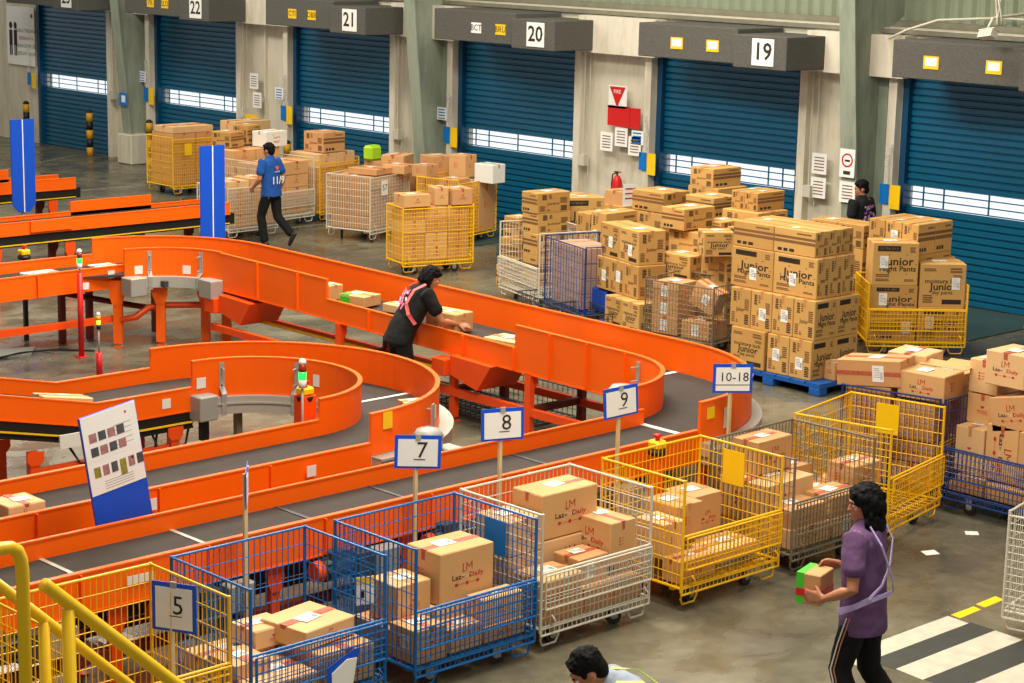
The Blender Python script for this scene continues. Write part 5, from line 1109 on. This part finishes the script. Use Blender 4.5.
for lab, x, y, z, lx, ly, h, rz, m_, k in (('tall upright carton on the heap left of door 20', 21.9, 24.3, 1.02, .3, .34, .36, 10, 0, 'L'), ('tumbled carton on the heap before door 21, left', 21.7, 25.6, 1.0, .5, .4, .26, 30, 0, 'L'), ('tumbled carton on the heap before door 21, middle', 21.8, 25.0, 1.0, .4, .4, .3, -10, 1, 'L'),
                                   ('dented carton under the upright one left of door 20', 21.4, 23.95, .8, .4, .35, .26, 14, 1, 'L'), ('white wrapped stack of paper right of the tall upright carton', 21.95, 23.7, .98, .3, .4, .3, 5, 2, 'P'), ('carton low in the hidden yellow cage, left', 21.45, 24.0, .2, .45, .5, .6, 14, 1, 'L'), ('carton low in the hidden yellow cage, right', 21.92, 23.98, .2, .45, .5, .78, 14, 1, 'L'),
                                   ('back support carton of the heap before door 21, left', 21.7, 25.55, 0, .6, .5, 1.0, 20, 1, 'L'), ('back support carton of the heap before door 21, middle', 21.8, 24.95, 0, .5, .45, 1.0, 0, 1, 'L')):
    carton(lab, x, y, z, lx, ly, h, rz, k, ('side', 'side') if k == 'L' else (None, None), None, mt=STICK if m_ == 2 else CARD[m_])
fill('carton in the yellow cage beside the white number-card cage', 21.18, 27.18, 10, 2, 4, .46, .7, .24, grp='cartons in the yellow cage before door 21', f=('side', 'side'))
carton('big carton on top of the yellow cage before door 21', 21.35, 27.3, 1.17, .5, .5, .34, 5, 'D', ('blocks', 'bands'), mt=CARD[1])
tag(part('green_bag', MB().cbox((0, 0, 0), (.3, .2, .26), .04), mat('lime_bag', (170, 214, 30), .6, var=.1), None, (21.9, 26.7, 1.05), R(10)), 'lime green parcel on the cages before door 21', 'parcel')
tag(part('navy_bag', MB().ell((0, 0, .09), (.24, .15, .09)), mat('navy_plastic_bag', (20, 30, 90), .35, var=.2), None, (22.15, 26.3, 1.05), 0), 'dark blue plastic parcel on the cages before door 21', 'parcel')
carton('support carton under the lime and blue parcels', 21.95, 26.2, 0, .5, .75, 1.05, 0, 'L', ('side', 'side'))
fill('carton in the near white cage behind the blue shirt', 18.74, 26.42, 2, 2, 3, .47, .7, .2, grp='cartons in the near white cage', f=('side', 'side'), mt=CARD[0])
carton('large carton on the near white cage, left', 18.8, 26.5, .8, .42, .5, .14, 2, 'L', ('side', 'side')); carton('large carton on the near white cage, right', 19.25, 26.5, .8, .42, .5, .16, 2, 'L', ('side', 'side'))
fill('carton in the far white cage behind the blue shirt', 19.88, 27.05, 8, 2, 4, .55, .6, .22, grp='cartons in the far white cage', f=('side', 'heart'), mt=CARD[0])
fill('carton at the back of the far white cage', 19.8, 27.75, 8, 2, 5, .55, .6, .21, grp='cartons at the back of the far white cage', f=('side', 'heart'), mt=CARD[0])
carton('white box with grey print on the far white cage', 20.55, 27.85, 1.26, .5, .34, .26, 8, 'P', (None, 'small'), mt=STICK)
for lab, x, y, z, lx, ly, h in (('tumbled carton on the far white cage, left', 20.0, 28.1, 1.26, .4, .4, .26), ('tumbled carton on the far white cage, middle', 20.45, 28.25, 1.3, .4, .3, .3)): carton(lab, x, y, z, lx, ly, h, 20, 'D', ('blocks', 'bands'), mt=CARDD[1])
fill('carton in the far left yellow cage', 21.0, 31.35, 0, 2, 5, .52, .7, .19, grp='cartons in the far left yellow cage', f=('side', 'side'), mt=CARD[1])
fill('carton of the wrapped stack by the far left yellow cage', 21.9, 30.7, 0, 2, 5, .45, .6, .23, z0=0, grp='cartons of the far wrapped stack', f=('side', 'side'), mt=CARD[1])
carton('carton on top of the far left yellow cage', 21.05, 31.4, 1.15, .9, .6, .12, 0, 'L', ('side', 'side')); carton('carton on top of the far wrapped stack', 22.0, 30.75, 1.15, .8, .5, .22, 0, 'L', ('side', 'side'))
# plastic bags at the right edge by the door
for k, (x, y, z, r_) in enumerate(((21.9, 13.45, .0, .28), (21.95, 13.4, .42, .27), (21.92, 13.42, .8, .24))):
    m_ = MB(); m_.ell((0, 0, r_ * .9), (r_, r_, r_ * .9), 16, 10); rr = random.Random(k); m_.v = [(v[0] * rr.uniform(.9, 1.08), v[1] * rr.uniform(.9, 1.08), v[2]) for v in m_.v]
    tag(part('plastic_bag', m_, mat('pale_plastic_bag', (200, 205, 205), .3, var=.2), None, (x, y, z)), 'pale bulging plastic bag by the rightmost door, ' + ('on the floor', 'middle of the pile', 'topmost of the pile')[k], 'bag')
# plastic pouch on the gate of the left blue cage
t = thing('document_pouch', 'blue-edged document pouch with a white crumpled sheet on the gate of the left blue cage', 'pouch', (7.62, 9.70, .2), R(-12))
part('blue_backing', MB().prism([(0, 0), (.1, 0), (.24, .3), (.2, .3), (0, .2)], 0, .004, X=Matrix(((1, 0, 0, 0), (0, 0, -1, 0), (0, 1, 0, 0), (0, 0, 0, 1)))), BLUEB, t)
part('white_sheet', MB().prism([(.03, 0), (.17, 0), (.21, .24), (.14, .24), (.03, .16)], 0.006, .012, X=Matrix(((1, 0, 0, 0), (0, 0, -1, 0), (0, 1, 0, 0), (0, 0, 0, 1)))), WHITE, t)
t_ = thing('instruction_card', 'small yellow and white card with a black mark behind the blue cage of sign 7', 'card', (8.34, 10.3, .5), R(-20))
part('card', MB().box((0, 0, 0), (.13, .004, .2)).box((0, -.002, .15), (.13, 0, .2), 1).box((.03, -.002, .05), (.06, 0, .1), 2), [WHITE, YTAG, PRBLK], t_)
#@@SPLIT
# ---------------------------------------------------------------- people
DG = bpy.context.evaluated_depsgraph_get
def remesh(mb, vox, mats, name, parent, smooth=6, disp=None):
    """grow one continuous surface over overlapping limb volumes"""
    me = mb.mesh(name, mats); o = bpy.data.objects.new(name, me); COL.objects.link(o)
    r_ = o.modifiers.new('r', 'REMESH'); r_.mode = 'VOXEL'; r_.voxel_size = vox; r_.use_smooth_shade = True
    s_ = o.modifiers.new('s', 'SMOOTH'); s_.iterations = smooth; s_.factor = .5
    if disp:
        tx = bpy.data.textures.new(name + '_fold', 'CLOUDS'); tx.noise_scale = disp[0]
        d_ = o.modifiers.new('d', 'DISPLACE'); d_.texture = tx; d_.strength = disp[1]; d_.mid_level = .5; d_.texture_coords = 'LOCAL'
    bpy.context.view_layer.update(); new = bpy.data.meshes.new_from_object(o.evaluated_get(DG())); new.name = name
    new.materials.clear(); new.materials.append(mats); bpy.data.objects.remove(o); bpy.data.meshes.remove(me)
    return link(name, new, parent)
def limb(m_, pts, n=14, flat=False):       # pts: (pos, radius) or (pos, rx, ry); smooth tapering limb with round ends
    P = [Vector(p[0]) for p in pts]; rings = []
    prev = None
    def ring(c, d, ra, rb, a, b_): return [c + a * ra * math.cos(2 * math.pi * k / n) + b_ * rb * math.sin(2 * math.pi * k / n) for k in range(n)]
    for i, p in enumerate(pts):
        d = (P[min(i + 1, len(P) - 1)] - P[max(i - 1, 0)]).normalized()
        ref = Vector((0, 1, 0)) if abs(d.y) < .9 else Vector((1, 0, 0))
        a = (ref - d * ref.dot(d)).normalized()
        if prev is not None and a.dot(prev) < 0: a = -a
        prev = a; b_ = d.cross(a); ra = p[1]; rb = p[2] if len(p) > 2 else p[1]
        if i == 0 and not flat:
            for t in (75, 40): rings.append(ring(P[i] - d * min(ra, rb) * math.sin(R(t)) * .8, d, ra * math.cos(R(t)), rb * math.cos(R(t)), a, b_))
        rings.append(ring(P[i], d, ra, rb, a, b_))
        if i == len(pts) - 1:
            for t in (40, 75): rings.append(ring(P[i] + d * min(ra, rb) * math.sin(R(t)) * .8, d, ra * math.cos(R(t)), rb * math.cos(R(t)), a, b_))
    m_.loft(rings)
def hand(m_, wrist, d, palm_n, side, curl=.5, s=1.0):
    """palm, four unequal curled fingers and a thumb off the side of the palm; d = direction of the hand, palm_n = way the palm faces"""
    d = Vector(d).normalized(); pn = Vector(palm_n); pn = (pn - d * pn.dot(d)).normalized(); lat = d.cross(pn) * side      # lat points to the thumb side
    w_ = Vector(wrist)
    limb(m_, [(w_, .026 * s, .02 * s), (w_ + d * .045 * s, .038 * s, .017 * s), (w_ + d * .085 * s, .04 * s, .015 * s)]) if False else None
    for k in range(4):                             # palm as four metacarpal ridges
        q = lat * (.03 - .02 * k) * s
        limb(m_, [(w_ + q * .55, .017 * s), (w_ + d * .08 * s + q, .0135 * s)], 8)
        L_ = (.068, .078, .072, .056)[k] * s; p0 = w_ + d * .085 * s + q
        a1 = curl * .7; a2 = curl * 1.5
        d1 = d * math.cos(a1) + pn * math.sin(a1); d2 = d * math.cos(a2) + pn * math.sin(a2); d3 = d * math.cos(a2 + curl * .6) + pn * math.sin(a2 + curl * .6)
        p1 = p0 + d1 * L_ * .45; p2 = p1 + d2 * L_ * .32; p3 = p2 + d3 * L_ * .23
        limb(m_, [(p0, .0105 * s), (p1, .0098 * s), (p2, .009 * s), (p3, .0078 * s)], 8)
    t0 = w_ + d * .02 * s + lat * .022 * s; t1 = t0 + (d * .6 + lat * .7 + pn * .25).normalized() * .045 * s; t2 = t1 + (d * .9 + lat * .3 + pn * .45).normalized() * .032 * s
    limb(m_, [(t0, .016 * s), (t1, .012 * s), (t2, .0095 * s)], 8)
def person(lab, x, y, yaw, H=1.68, lean=0, head_yaw=0, head_pitch=0, arms=None, legs=None, shirt=None, pants=None, skin=SKIN, hairlen=0, z=0, sleeves=.6, hem=.86, vox=.008, sway=0, hairvol=1.0, beltless=False):
    """local frame: +X forward, +Y left, feet on z = 0; returns root and a function mapping upper-body rest points to the leaned pose"""
    t = thing('person', lab, 'person', (x, y, z), R(yaw)); k = H / 1.70; t.scale = (k, k, k)
    hip = Vector((0, 0, .92)); U = Matrix.Translation(hip) @ Matrix.Rotation(R(lean), 4, 'Y') @ Matrix.Rotation(R(sway), 4, 'Z') @ Matrix.Translation(-hip)
    def u(a, b_, c_): return U @ Vector((a, b_, c_))
    sh = {1: u(-.0, .175, 1.40), -1: u(-.0, -.175, 1.40)}
    HC = u(.015, 0, 1.585)
    if arms is None: arms = {1: (u(-.02, .23, 1.12), u(.08, .24, .88)), -1: (u(-.02, -.23, 1.12), u(.08, -.24, .88))}
    if legs is None: legs = {1: ((.02, .1, .49), (0, .1, .08), 0), -1: ((.02, -.1, .49), (0, -.1, .08), 0)}
    B = MB()
    # trunk and neck
    limb(B, [(u(0, 0, .90), .155, .11), (u(0, 0, 1.02), .14, .095), (u(.005, 0, 1.12), .135, .095), (u(.005, 0, 1.26), .155, .105), (u(-.005, 0, 1.36), .16, .095), (u(-.01, 0, 1.43), .10, .07)], 20)
    limb(B, [(u(-.015, 0, 1.42), .062, .06), (u(0, 0, 1.50), .054, .056), (HC + (u(0, 0, 1) - u(0, 0, 0)) * -.02, .05, .05)])
    for s_ in (1, -1):
        el, wr = Vector(arms[s_][0]), Vector(arms[s_][1])
        limb(B, [(sh[s_] * .75 + u(-.0, s_ * .09, 1.39) * .25, .06), (sh[s_], .056), (sh[s_] * .55 + el * .45, .046), (el, .038), (el * .7 + wr * .3, .04), (el * .3 + wr * .7, .031), (wr, .025, .021)])
        kn, an, hl = Vector(legs[s_][0]), Vector(legs[s_][1]), legs[s_][2]
        hp = Vector((0, s_ * .085, .9))
        limb(B, [(hp, .092), (hp * .6 + kn * .4, .08), (kn, .056), (kn * .72 + an * .28 + Vector((-.012, 0, 0)), .057), (kn * .3 + an * .7, .042), (an, .034)])
        fd = Vector((math.cos(R(hl)), 0, -math.sin(R(hl))))
    # head
    HX = Matrix.Translation(HC) @ Matrix.Rotation(R(lean * .5), 4, 'Y') @ Matrix.Rotation(R(head_yaw), 4, 'Z') @ Matrix.Rotation(R(head_pitch), 4, 'Y')
    h = MB()
    h.ell((-.008, 0, .03), (.092, .074, .088), 18, 12, X=HX); h.ell((.018, 0, -.035), (.066, .058, .075), 16, 10, X=HX); h.ell((.05, 0, -.082), (.028, .03, .022), 12, 8, X=HX)
    h.ell((.078, 0, .028), (.016, .05, .014), 12, 8, X=HX); h.ell((.086, 0, -.012), (.015, .011, .026), 10, 8, X=HX); h.ell((.094, 0, -.028), (.014, .015, .011), 10, 8, X=HX)
    h.ell((.074, 0, -.056), (.015, .024, .007), 10, 6, X=HX); h.ell((.072, 0, -.067), (.015, .02, .007), 10, 6, X=HX)
    for s_ in (1, -1): h.ell((.052, s_ * .038, -.02), (.024, .02, .026), 10, 8, X=HX); h.ell((-.004, s_ * .077, -.005), (.02, .011, .032), 10, 8, X=HX)
    B.add(h.v, h.f)
    for s_ in (1, -1):
        el, wr = Vector(arms[s_][0]), Vector(arms[s_][1]); d = (wr - el).normalized()
        hd = arms[s_][2] if len(arms[s_]) > 2 else (d, Vector((0, -s_, 0)), .5)
        hand(B, wr, hd[0], hd[1], s_ * (arms[s_][3] if len(arms[s_]) > 3 else 1), hd[2])
    body = remesh(B, vox, skin, 'body', t, 4)
    for s_ in (1, -1):
        e_ = MB(); e_.ell((.073, s_ * .031, .004), (.012, .013, .0085), 12, 8, X=HX); eo = part('eye', e_, mat('eye_white', (225, 220, 212), .3, var=0), body)
        part('iris', MB().ell((.082, s_ * .031, .003), (.0045, .006, .006), 10, 6, X=HX), BLACK, eo); part('eyebrow', MB().ell((.085, s_ * .033, .028), (.008, .021, .005), 10, 6, X=HX), HAIR, body)
    part('mouth', MB().ell((.0875, 0, -.0615), (.004, .02, .0022), 10, 6, X=HX), mat('lips', (140, 70, 62), .5, var=0), body)
    # hair
    rr = random.Random(int(x * 100)); g = MB(); v_ = hairvol
    g.ell((-.018, 0, .052), (.097 * v_, .085 * v_, .083 * v_), 18, 12, X=HX)
    g.ell((-.055, 0, .0), (.058 * v_, .074 * v_, .08), 14, 10, X=HX)
    for k_ in range(46):
        a = rr.uniform(0, 2 * math.pi); el_ = rr.uniform(.15, 1.4); q = Vector((-.018 + .092 * v_ * math.cos(a) * math.cos(el_), .082 * v_ * math.sin(a) * math.cos(el_), .055 + .08 * v_ * math.sin(el_)))
        if q.x > .06 and q.z < .085: continue
        g.ell(q * .985, (.017, .016, .012), 8, 6, X=HX)
    if hairlen:
        for k_ in range(int(90)):
            a = rr.uniform(R(75), R(285)); c_ = rr.uniform(-hairlen, .06)
            q = Vector((-.02 + (.085 * v_ + rr.uniform(0, .014)) * math.cos(a), (.085 * v_ + rr.uniform(0, .012)) * math.sin(a), c_)); g.ell(q, (.02, .018, .034), 8, 6, X=HX)
        for s_ in ((1, -1) if hairlen > .1 else ()):
            for k_ in range(7): g.ell((.035 - .012 * k_ * .5, s_ * (.07 + .008 * v_), .06 - .02 * k_), (.02, .016, .03), 8, 6, X=HX)
        for k_ in range(8): g.ell((.066 + .006 * math.sin(k_), -.05 + .0143 * k_, .082 + .008 * math.cos(k_ * 2)), (.02, .018, .018), 8, 6, X=HX)
    else:
        for k_ in range(8): g.ell((.06, -.05 + .0143 * k_, .085 + .004 * math.cos(k_ * 2)), (.02, .016, .016), 8, 6, X=HX)
        for s_ in (1, -1): g.ell((.03, s_ * .074, .03), (.016, .008, .03), 8, 6, X=HX)
    remesh(g, .006, HAIR, 'hair', t, 1)
    # clothing
    S = MB(); b0 = hem
    Hm = Matrix.Translation(hip) @ Matrix.Rotation(R(lean * .35), 4, 'Y') @ Matrix.Translation(-hip)
    limb(S, [(Hm @ Vector((0, 0, b0)), .192, .152), (Hm @ Vector((0, 0, b0 + .06)), .19, .15), (u(0, 0, 1.02), .182, .14), (u(.005, 0, 1.15), .182, .136), (u(.005, 0, 1.28), .188, .134), (u(-.005, 0, 1.37), .186, .122), (u(-.01, 0, 1.43), .14, .1), (u(-.01, 0, 1.462), .086, .08)], 24, True)
    for s_ in (1, -1):
        el = Vector(arms[s_][0]); e2_ = sh[s_].lerp(el, sleeves)
        limb(S, [(u(-.0, s_ * .07, 1.375), .086), (sh[s_], .084), (sh[s_].lerp(el, sleeves * .6), .076), (e2_, .076)])
    so = remesh(S, .009, shirt, 'shirt', t, 3, disp=(.09, .016))
    Pn = MB()
    limb(Pn, [(u(0, 0, .99), .145, .105), (Vector((0, 0, .93)), .158, .114), (Vector((0, 0, .85)), .16, .116)], 20)
    for s_ in (1, -1):
        kn, an = Vector(legs[s_][0]), Vector(legs[s_][1]); hp = Vector((0, s_ * .088, .9))
        limb(Pn, [(hp, .085), (hp.lerp(kn, .3), .094), (kn, .078), (kn.lerp(an, .5), .073), (kn.lerp(an, .92), .068)])
    remesh(Pn, .01, pants, 'trousers', t, 3, disp=(.1, .018))
    for s_ in (1, -1):
        an, hl = Vector(legs[s_][1]), legs[s_][2]; X = Matrix.Translation(an) @ Matrix.Rotation(R(hl), 4, 'Y')
        m_ = MB(); m_.loft([[X @ Vector((px, s_ * .0 + w_ * math.cos(a_), -.08 + hh * (.5 + .5 * math.sin(a_)))) for a_ in [2 * math.pi * q / 14 for q in range(14)]] for px, w_, hh in ((-.085, .01, .03), (-.075, .034, .07), (-.04, .042, .095), (.02, .043, .09), (.08, .047, .065), (.14, .046, .045), (.175, .03, .035), (.19, .008, .02))])
        part('shoe', m_, mat('dark_shoe', (52, 46, 42), .6, var=.2), t)
    return t, u, HX
def strap(par, pts, m_, w_=.035, name='strap', th=.006, off=.022):
    """flat webbing following points given with outward normals"""
    b_ = MB(); rings = []
    P = [Vector(p) for p, n_ in pts]
    for i, (p, n_) in enumerate(pts):
        d = (P[min(i + 1, len(P) - 1)] - P[max(i - 1, 0)]).normalized(); n_ = Vector(n_).normalized(); s_ = d.cross(n_).normalized(); c_ = Vector(p) + n_ * off
        rings.append([c_ - s_ * w_ / 2, c_ + s_ * w_ / 2, c_ + s_ * w_ / 2 + n_ * th, c_ - s_ * w_ / 2 + n_ * th])
    b_.loft(rings, 0, False); return part(name, b_, m_, par)
PURPLE = mat('purple_cotton', (104, 72, 112), .9, var=.12, scale=10); BLKC = mat('black_cotton', (13, 12, 13), .9, var=.2, scale=10); BLUEC = mat('blue_cotton', (22, 76, 150), .9, var=.1, scale=10)
GREYC = mat('grey_blue_cotton', (152, 160, 176), .9, var=.1, scale=10); LILAC = mat('lilac_webbing', (196, 174, 226), .6, var=.05); PINKW = mat('pink_webbing', (226, 96, 92), .7, var=.1)
BLKP = mat('black_trousers', (11, 10, 11), .9, var=.2, scale=10); LIME = mat('reflective_lime', (206, 226, 90), .4, var=.05)

# person in the purple shirt, walking left with a parcel held in front
up_ = None
t, u, HX = person('person in a purple T-shirt and black trousers walking left while carrying a small parcel', 10.06, 7.335, 106, H=1.68, lean=2, head_yaw=34, head_pitch=2,
    arms={1: (Vector((-.02, .27, 1.10)), Vector((.19, .225, .99)), (Vector((.97, -.12, .0)), Vector((.0, -1, .0)), .35), -1), -1: (Vector((.02, -.25, 1.12)), Vector((.22, -.10, 1.13)), (Vector((.8, .45, .05)), Vector((.1, .9, -.3)), .6))},
    legs={1: ((.10, .10, .50), (-.06, .10, .09), 8), -1: ((-.02, -.10, .48), (-.30, -.10, .15), 30)}, shirt=PURPLE, pants=BLKP, hairlen=.14, hairvol=1.12, hem=.76, vox=.007)
strap(t, [(u(*p), n_) for p, n_ in (((-.07, .12, 1.46), (-.3, .2, 1)), ((-.125, .10, 1.36), (-1, .2, .2)), ((-.145, .03, 1.22), (-1, 0, 0)), ((-.145, -.06, 1.10), (-1, 0, 0)), ((-.12, -.13, 1.0), (-1, -.5, 0)))], LILAC, .016, 'bag_strap')
strap(t, [(u(*p), n_) for p, n_ in (((-.06, -.12, 1.46), (-.3, -.2, 1)), ((-.125, -.09, 1.36), (-1, -.2, .2)), ((-.145, .0, 1.22), (-1, 0, 0)), ((-.13, .09, 1.10), (-1, .3, 0)), ((-.09, .155, 1.03), (-.5, 1, 0)), ((.0, .182, .97), (0, 1, 0)), ((.09, .16, .93), (.6, 1, 0)))], LILAC, .02, 'bag_strap')
strap(t, [(u(*p), n_) for p, n_ in (((-.142, -.05, 1.02), (-1, 0, 0)), ((-.14, .04, 1.03), (-1, .1, 0)), ((-.10, .14, 1.02), (-.6, .8, 0)), ((-.02, .185, .97), (0, 1, 0)), ((.08, .165, .91), (.5, 1, 0)))], LILAC, .03, 'bag_strap')
for s_ in (1,):
    for q, c_ in ((.0, mat('trouser_piping', (196, 130, 100), .8)), (.022, WHITE)):
        strap(t, [((.02 + q, .185, .88), (0, 1, 0)), ((.07 + q, .187, .7), (0, 1, 0)), ((.11 + q, .182, .52), (0, 1, 0)), ((.06 + q, .178, .34), (0, 1, 0)), ((-.0 + q, .172, .16), (0, 1, 0))], c_, .008, 'trouser_stripe', off=-.004)
Xp = t.matrix_basis.copy(); bpy.context.view_layer.update(); Mw = t.matrix_world
o = carton('small parcel with green edge and red tape carried by the person in purple', *(Mw @ Vector((.23, -.04, .92))), .16, .22, .2, 106, 'P', (None, 'small'), lb=False, tape=False)
part('green_edge', MB().box((.112, -.002, 0), (.162, .222, .202)), GREEN, o); part('red_tape', MB().box((-.003, -.003, .05), (.163, .223, .1)), mat('red_fragile_tape', (206, 30, 36), .4, var=.2, scale=60), o)

# worker in black at the long conveyor
t, u, HX = person('person in a black T-shirt with pink straps gripping a carton on the conveyor', 13.36, 15.80, -14, H=1.66, lean=32, sway=-6, head_yaw=-20, head_pitch=12,
    arms={1: (Vector((.42, .22, 1.12)), Vector((.60, .12, 1.08)), (Vector((.8, -.6, -.2)), Vector((.2, -.8, -.6)), .5)), -1: (Vector((.36, -.27, 1.06)), Vector((.58, -.24, 1.0)), (Vector((.9, -.35, -.1)), Vector((.1, .5, -.8)), .5))},
    shirt=BLKC, pants=BLKP, hairlen=.06, hairvol=1.0, hem=.80, legs={1: ((.05, .12, .49), (-.02, .12, .08), 0), -1: ((.03, -.12, .49), (-.05, -.12, .08), 0)})
strap(t, [(u(*p), n_) for p, n_ in (((-.04, -.12, 1.475), (-.3, -.3, 1)), ((-.12, -.12, 1.38), (-1, -.2, .3)), ((-.14, -.14, 1.22), (-1, -.4, 0)), ((-.09, -.182, 1.12), (-.5, -1, 0)), ((.02, -.19, 1.06), (0, -1, 0)))], PINKW, .04)
strap(t, [(u(*p), n_) for p, n_ in (((-.04, .12, 1.475), (-.3, .3, 1)), ((-.12, .10, 1.38), (-1, .2, .3)), ((-.145, .03, 1.26), (-1, 0, 0)), ((-.15, -.05, 1.18), (-1, 0, 0)))], PINKW, .04)
m_ = MB(); rr = random.Random(8)
for k_ in range(26): a, b_ = rr.uniform(-.09, .09), rr.uniform(1.14, 1.36); c_ = u(-.152, a, b_); n_ = (u(-1, 0, 0) - u(0, 0, 0)).normalized(); m_.box((-.012, -.012, 0), (.012, .014, .004), rr.randrange(2), plane_X(c_, (0, 1, rr.uniform(-.5, .5)), n_.cross(Vector((0, 1, 0)))))
part('back_print', m_, [mat('pink_print', (226, 120, 170), .8), mat('pale_lilac_print', (210, 200, 225), .8)], t)
part('stool_top', MB().lathe([(.005, 0), (.14, .005), (.15, .02), (.13, .05), (.01, .055)], (0, 0, 0), 18), GREYM, None, (13.05, 15.45, .62)); o = bpy.data.objects['stool_top']; o.name = 'stool'
tag(o, 'round grey stool top beside the worker in black', 'stool'); part('stool_leg', MB().rod((0, 0, -.62), (0, 0, 0), .03, 10).lathe([(.14, 0), (.14, .02), (.02, .03)], (0, 0, -.62), 16), GREYM, o)

# person in the blue shirt walking among the far cages
t, u, HX = person('person in a blue T-shirt with white back lettering walking away between the far cages', 19.0, 25.62, 100, H=1.62, lean=4, head_yaw=10,
    arms={1: (Vector((.02, .26, 1.13)), Vector((.20, .22, .98))), -1: (Vector((-.04, -.26, 1.13)), Vector((.08, -.27, .9)))},
    legs={1: ((.14, .1, .50), (.06, .1, .08), 0), -1: ((-.04, -.1, .50), (-.34, -.12, .22), 55)}, shirt=BLUEC, pants=BLKP, vox=.012, hem=.84)
m_ = MB(); X = plane_X(u(-.17, 0, 1.10), (0, -1, 0), (0, 0, 1)); put_text(m_, '11/9', X, .17, 0, '0.02'); part('back_lettering', m_, WHITE, t)
m_ = MB(); X = plane_X(u(-.162, 0, 1.31), (0, -1, 0), (0, 0, 1)); src = logo('heart'); 
m_.add([X @ (Matrix.Diagonal((.5, .5, 1, 1)) @ Vector((v[0], v[1] - .12, 0))) for v in src.v[:20]], [tuple(range(20))], 0); put_text(m_, 'Lazada', X @ Matrix.Translation((0, -.06, 0)), .045, 1); part('back_emblem', m_, [PINKW, WHITE], t)

# person at the broad column, only head and shoulders above the cartons
t, u, HX = person('person in a black T-shirt with pink back print standing by the broad column', 22.72, 17.0, 88, H=1.68, head_yaw=52, head_pitch=10, shirt=BLKC, pants=BLKP, vox=.012, hem=.84)
m_ = MB(); rr = random.Random(5)
for k_ in range(40): a, b_ = rr.uniform(-.11, .11), rr.uniform(1.16, 1.37); m_.box((-.012, -.012, 0), (.013, .013, .004), rr.randrange(3), plane_X(u(-.156, a, b_), (0, 1, rr.uniform(-.5, .5)), (0, 0, 1)))
part('back_print', m_, [MATS['pink_print'], MATS['pale_lilac_print'], mat('violet_print', (110, 80, 160), .8)], t)

# person at the lower edge with reflective stripes, bending forward
t, u, HX = person('person in a grey shirt with lime reflective braces, head bowed, at the lower edge', 7.55, 6.61, 142, H=1.66, lean=50, head_yaw=4, head_pitch=10, shirt=GREYC, pants=BLKP, hem=.84)
for s_ in (1, -1): strap(t, [(u(*p), n_) for p, n_ in (((.10, s_ * .10, 1.36), (1, s_ * .2, .4)), ((.04, s_ * .105, 1.45), (.5, 0, 1)), ((-.05, s_ * .11, 1.462), (-.3, s_ * .1, 1)), ((-.135, s_ * .11, 1.36), (-1, s_ * .2, .2)), ((-.15, s_ * .10, 1.2), (-1, 0, 0)))], LIME, .045, 'reflective_brace', off=.004)
#@@SPLIT
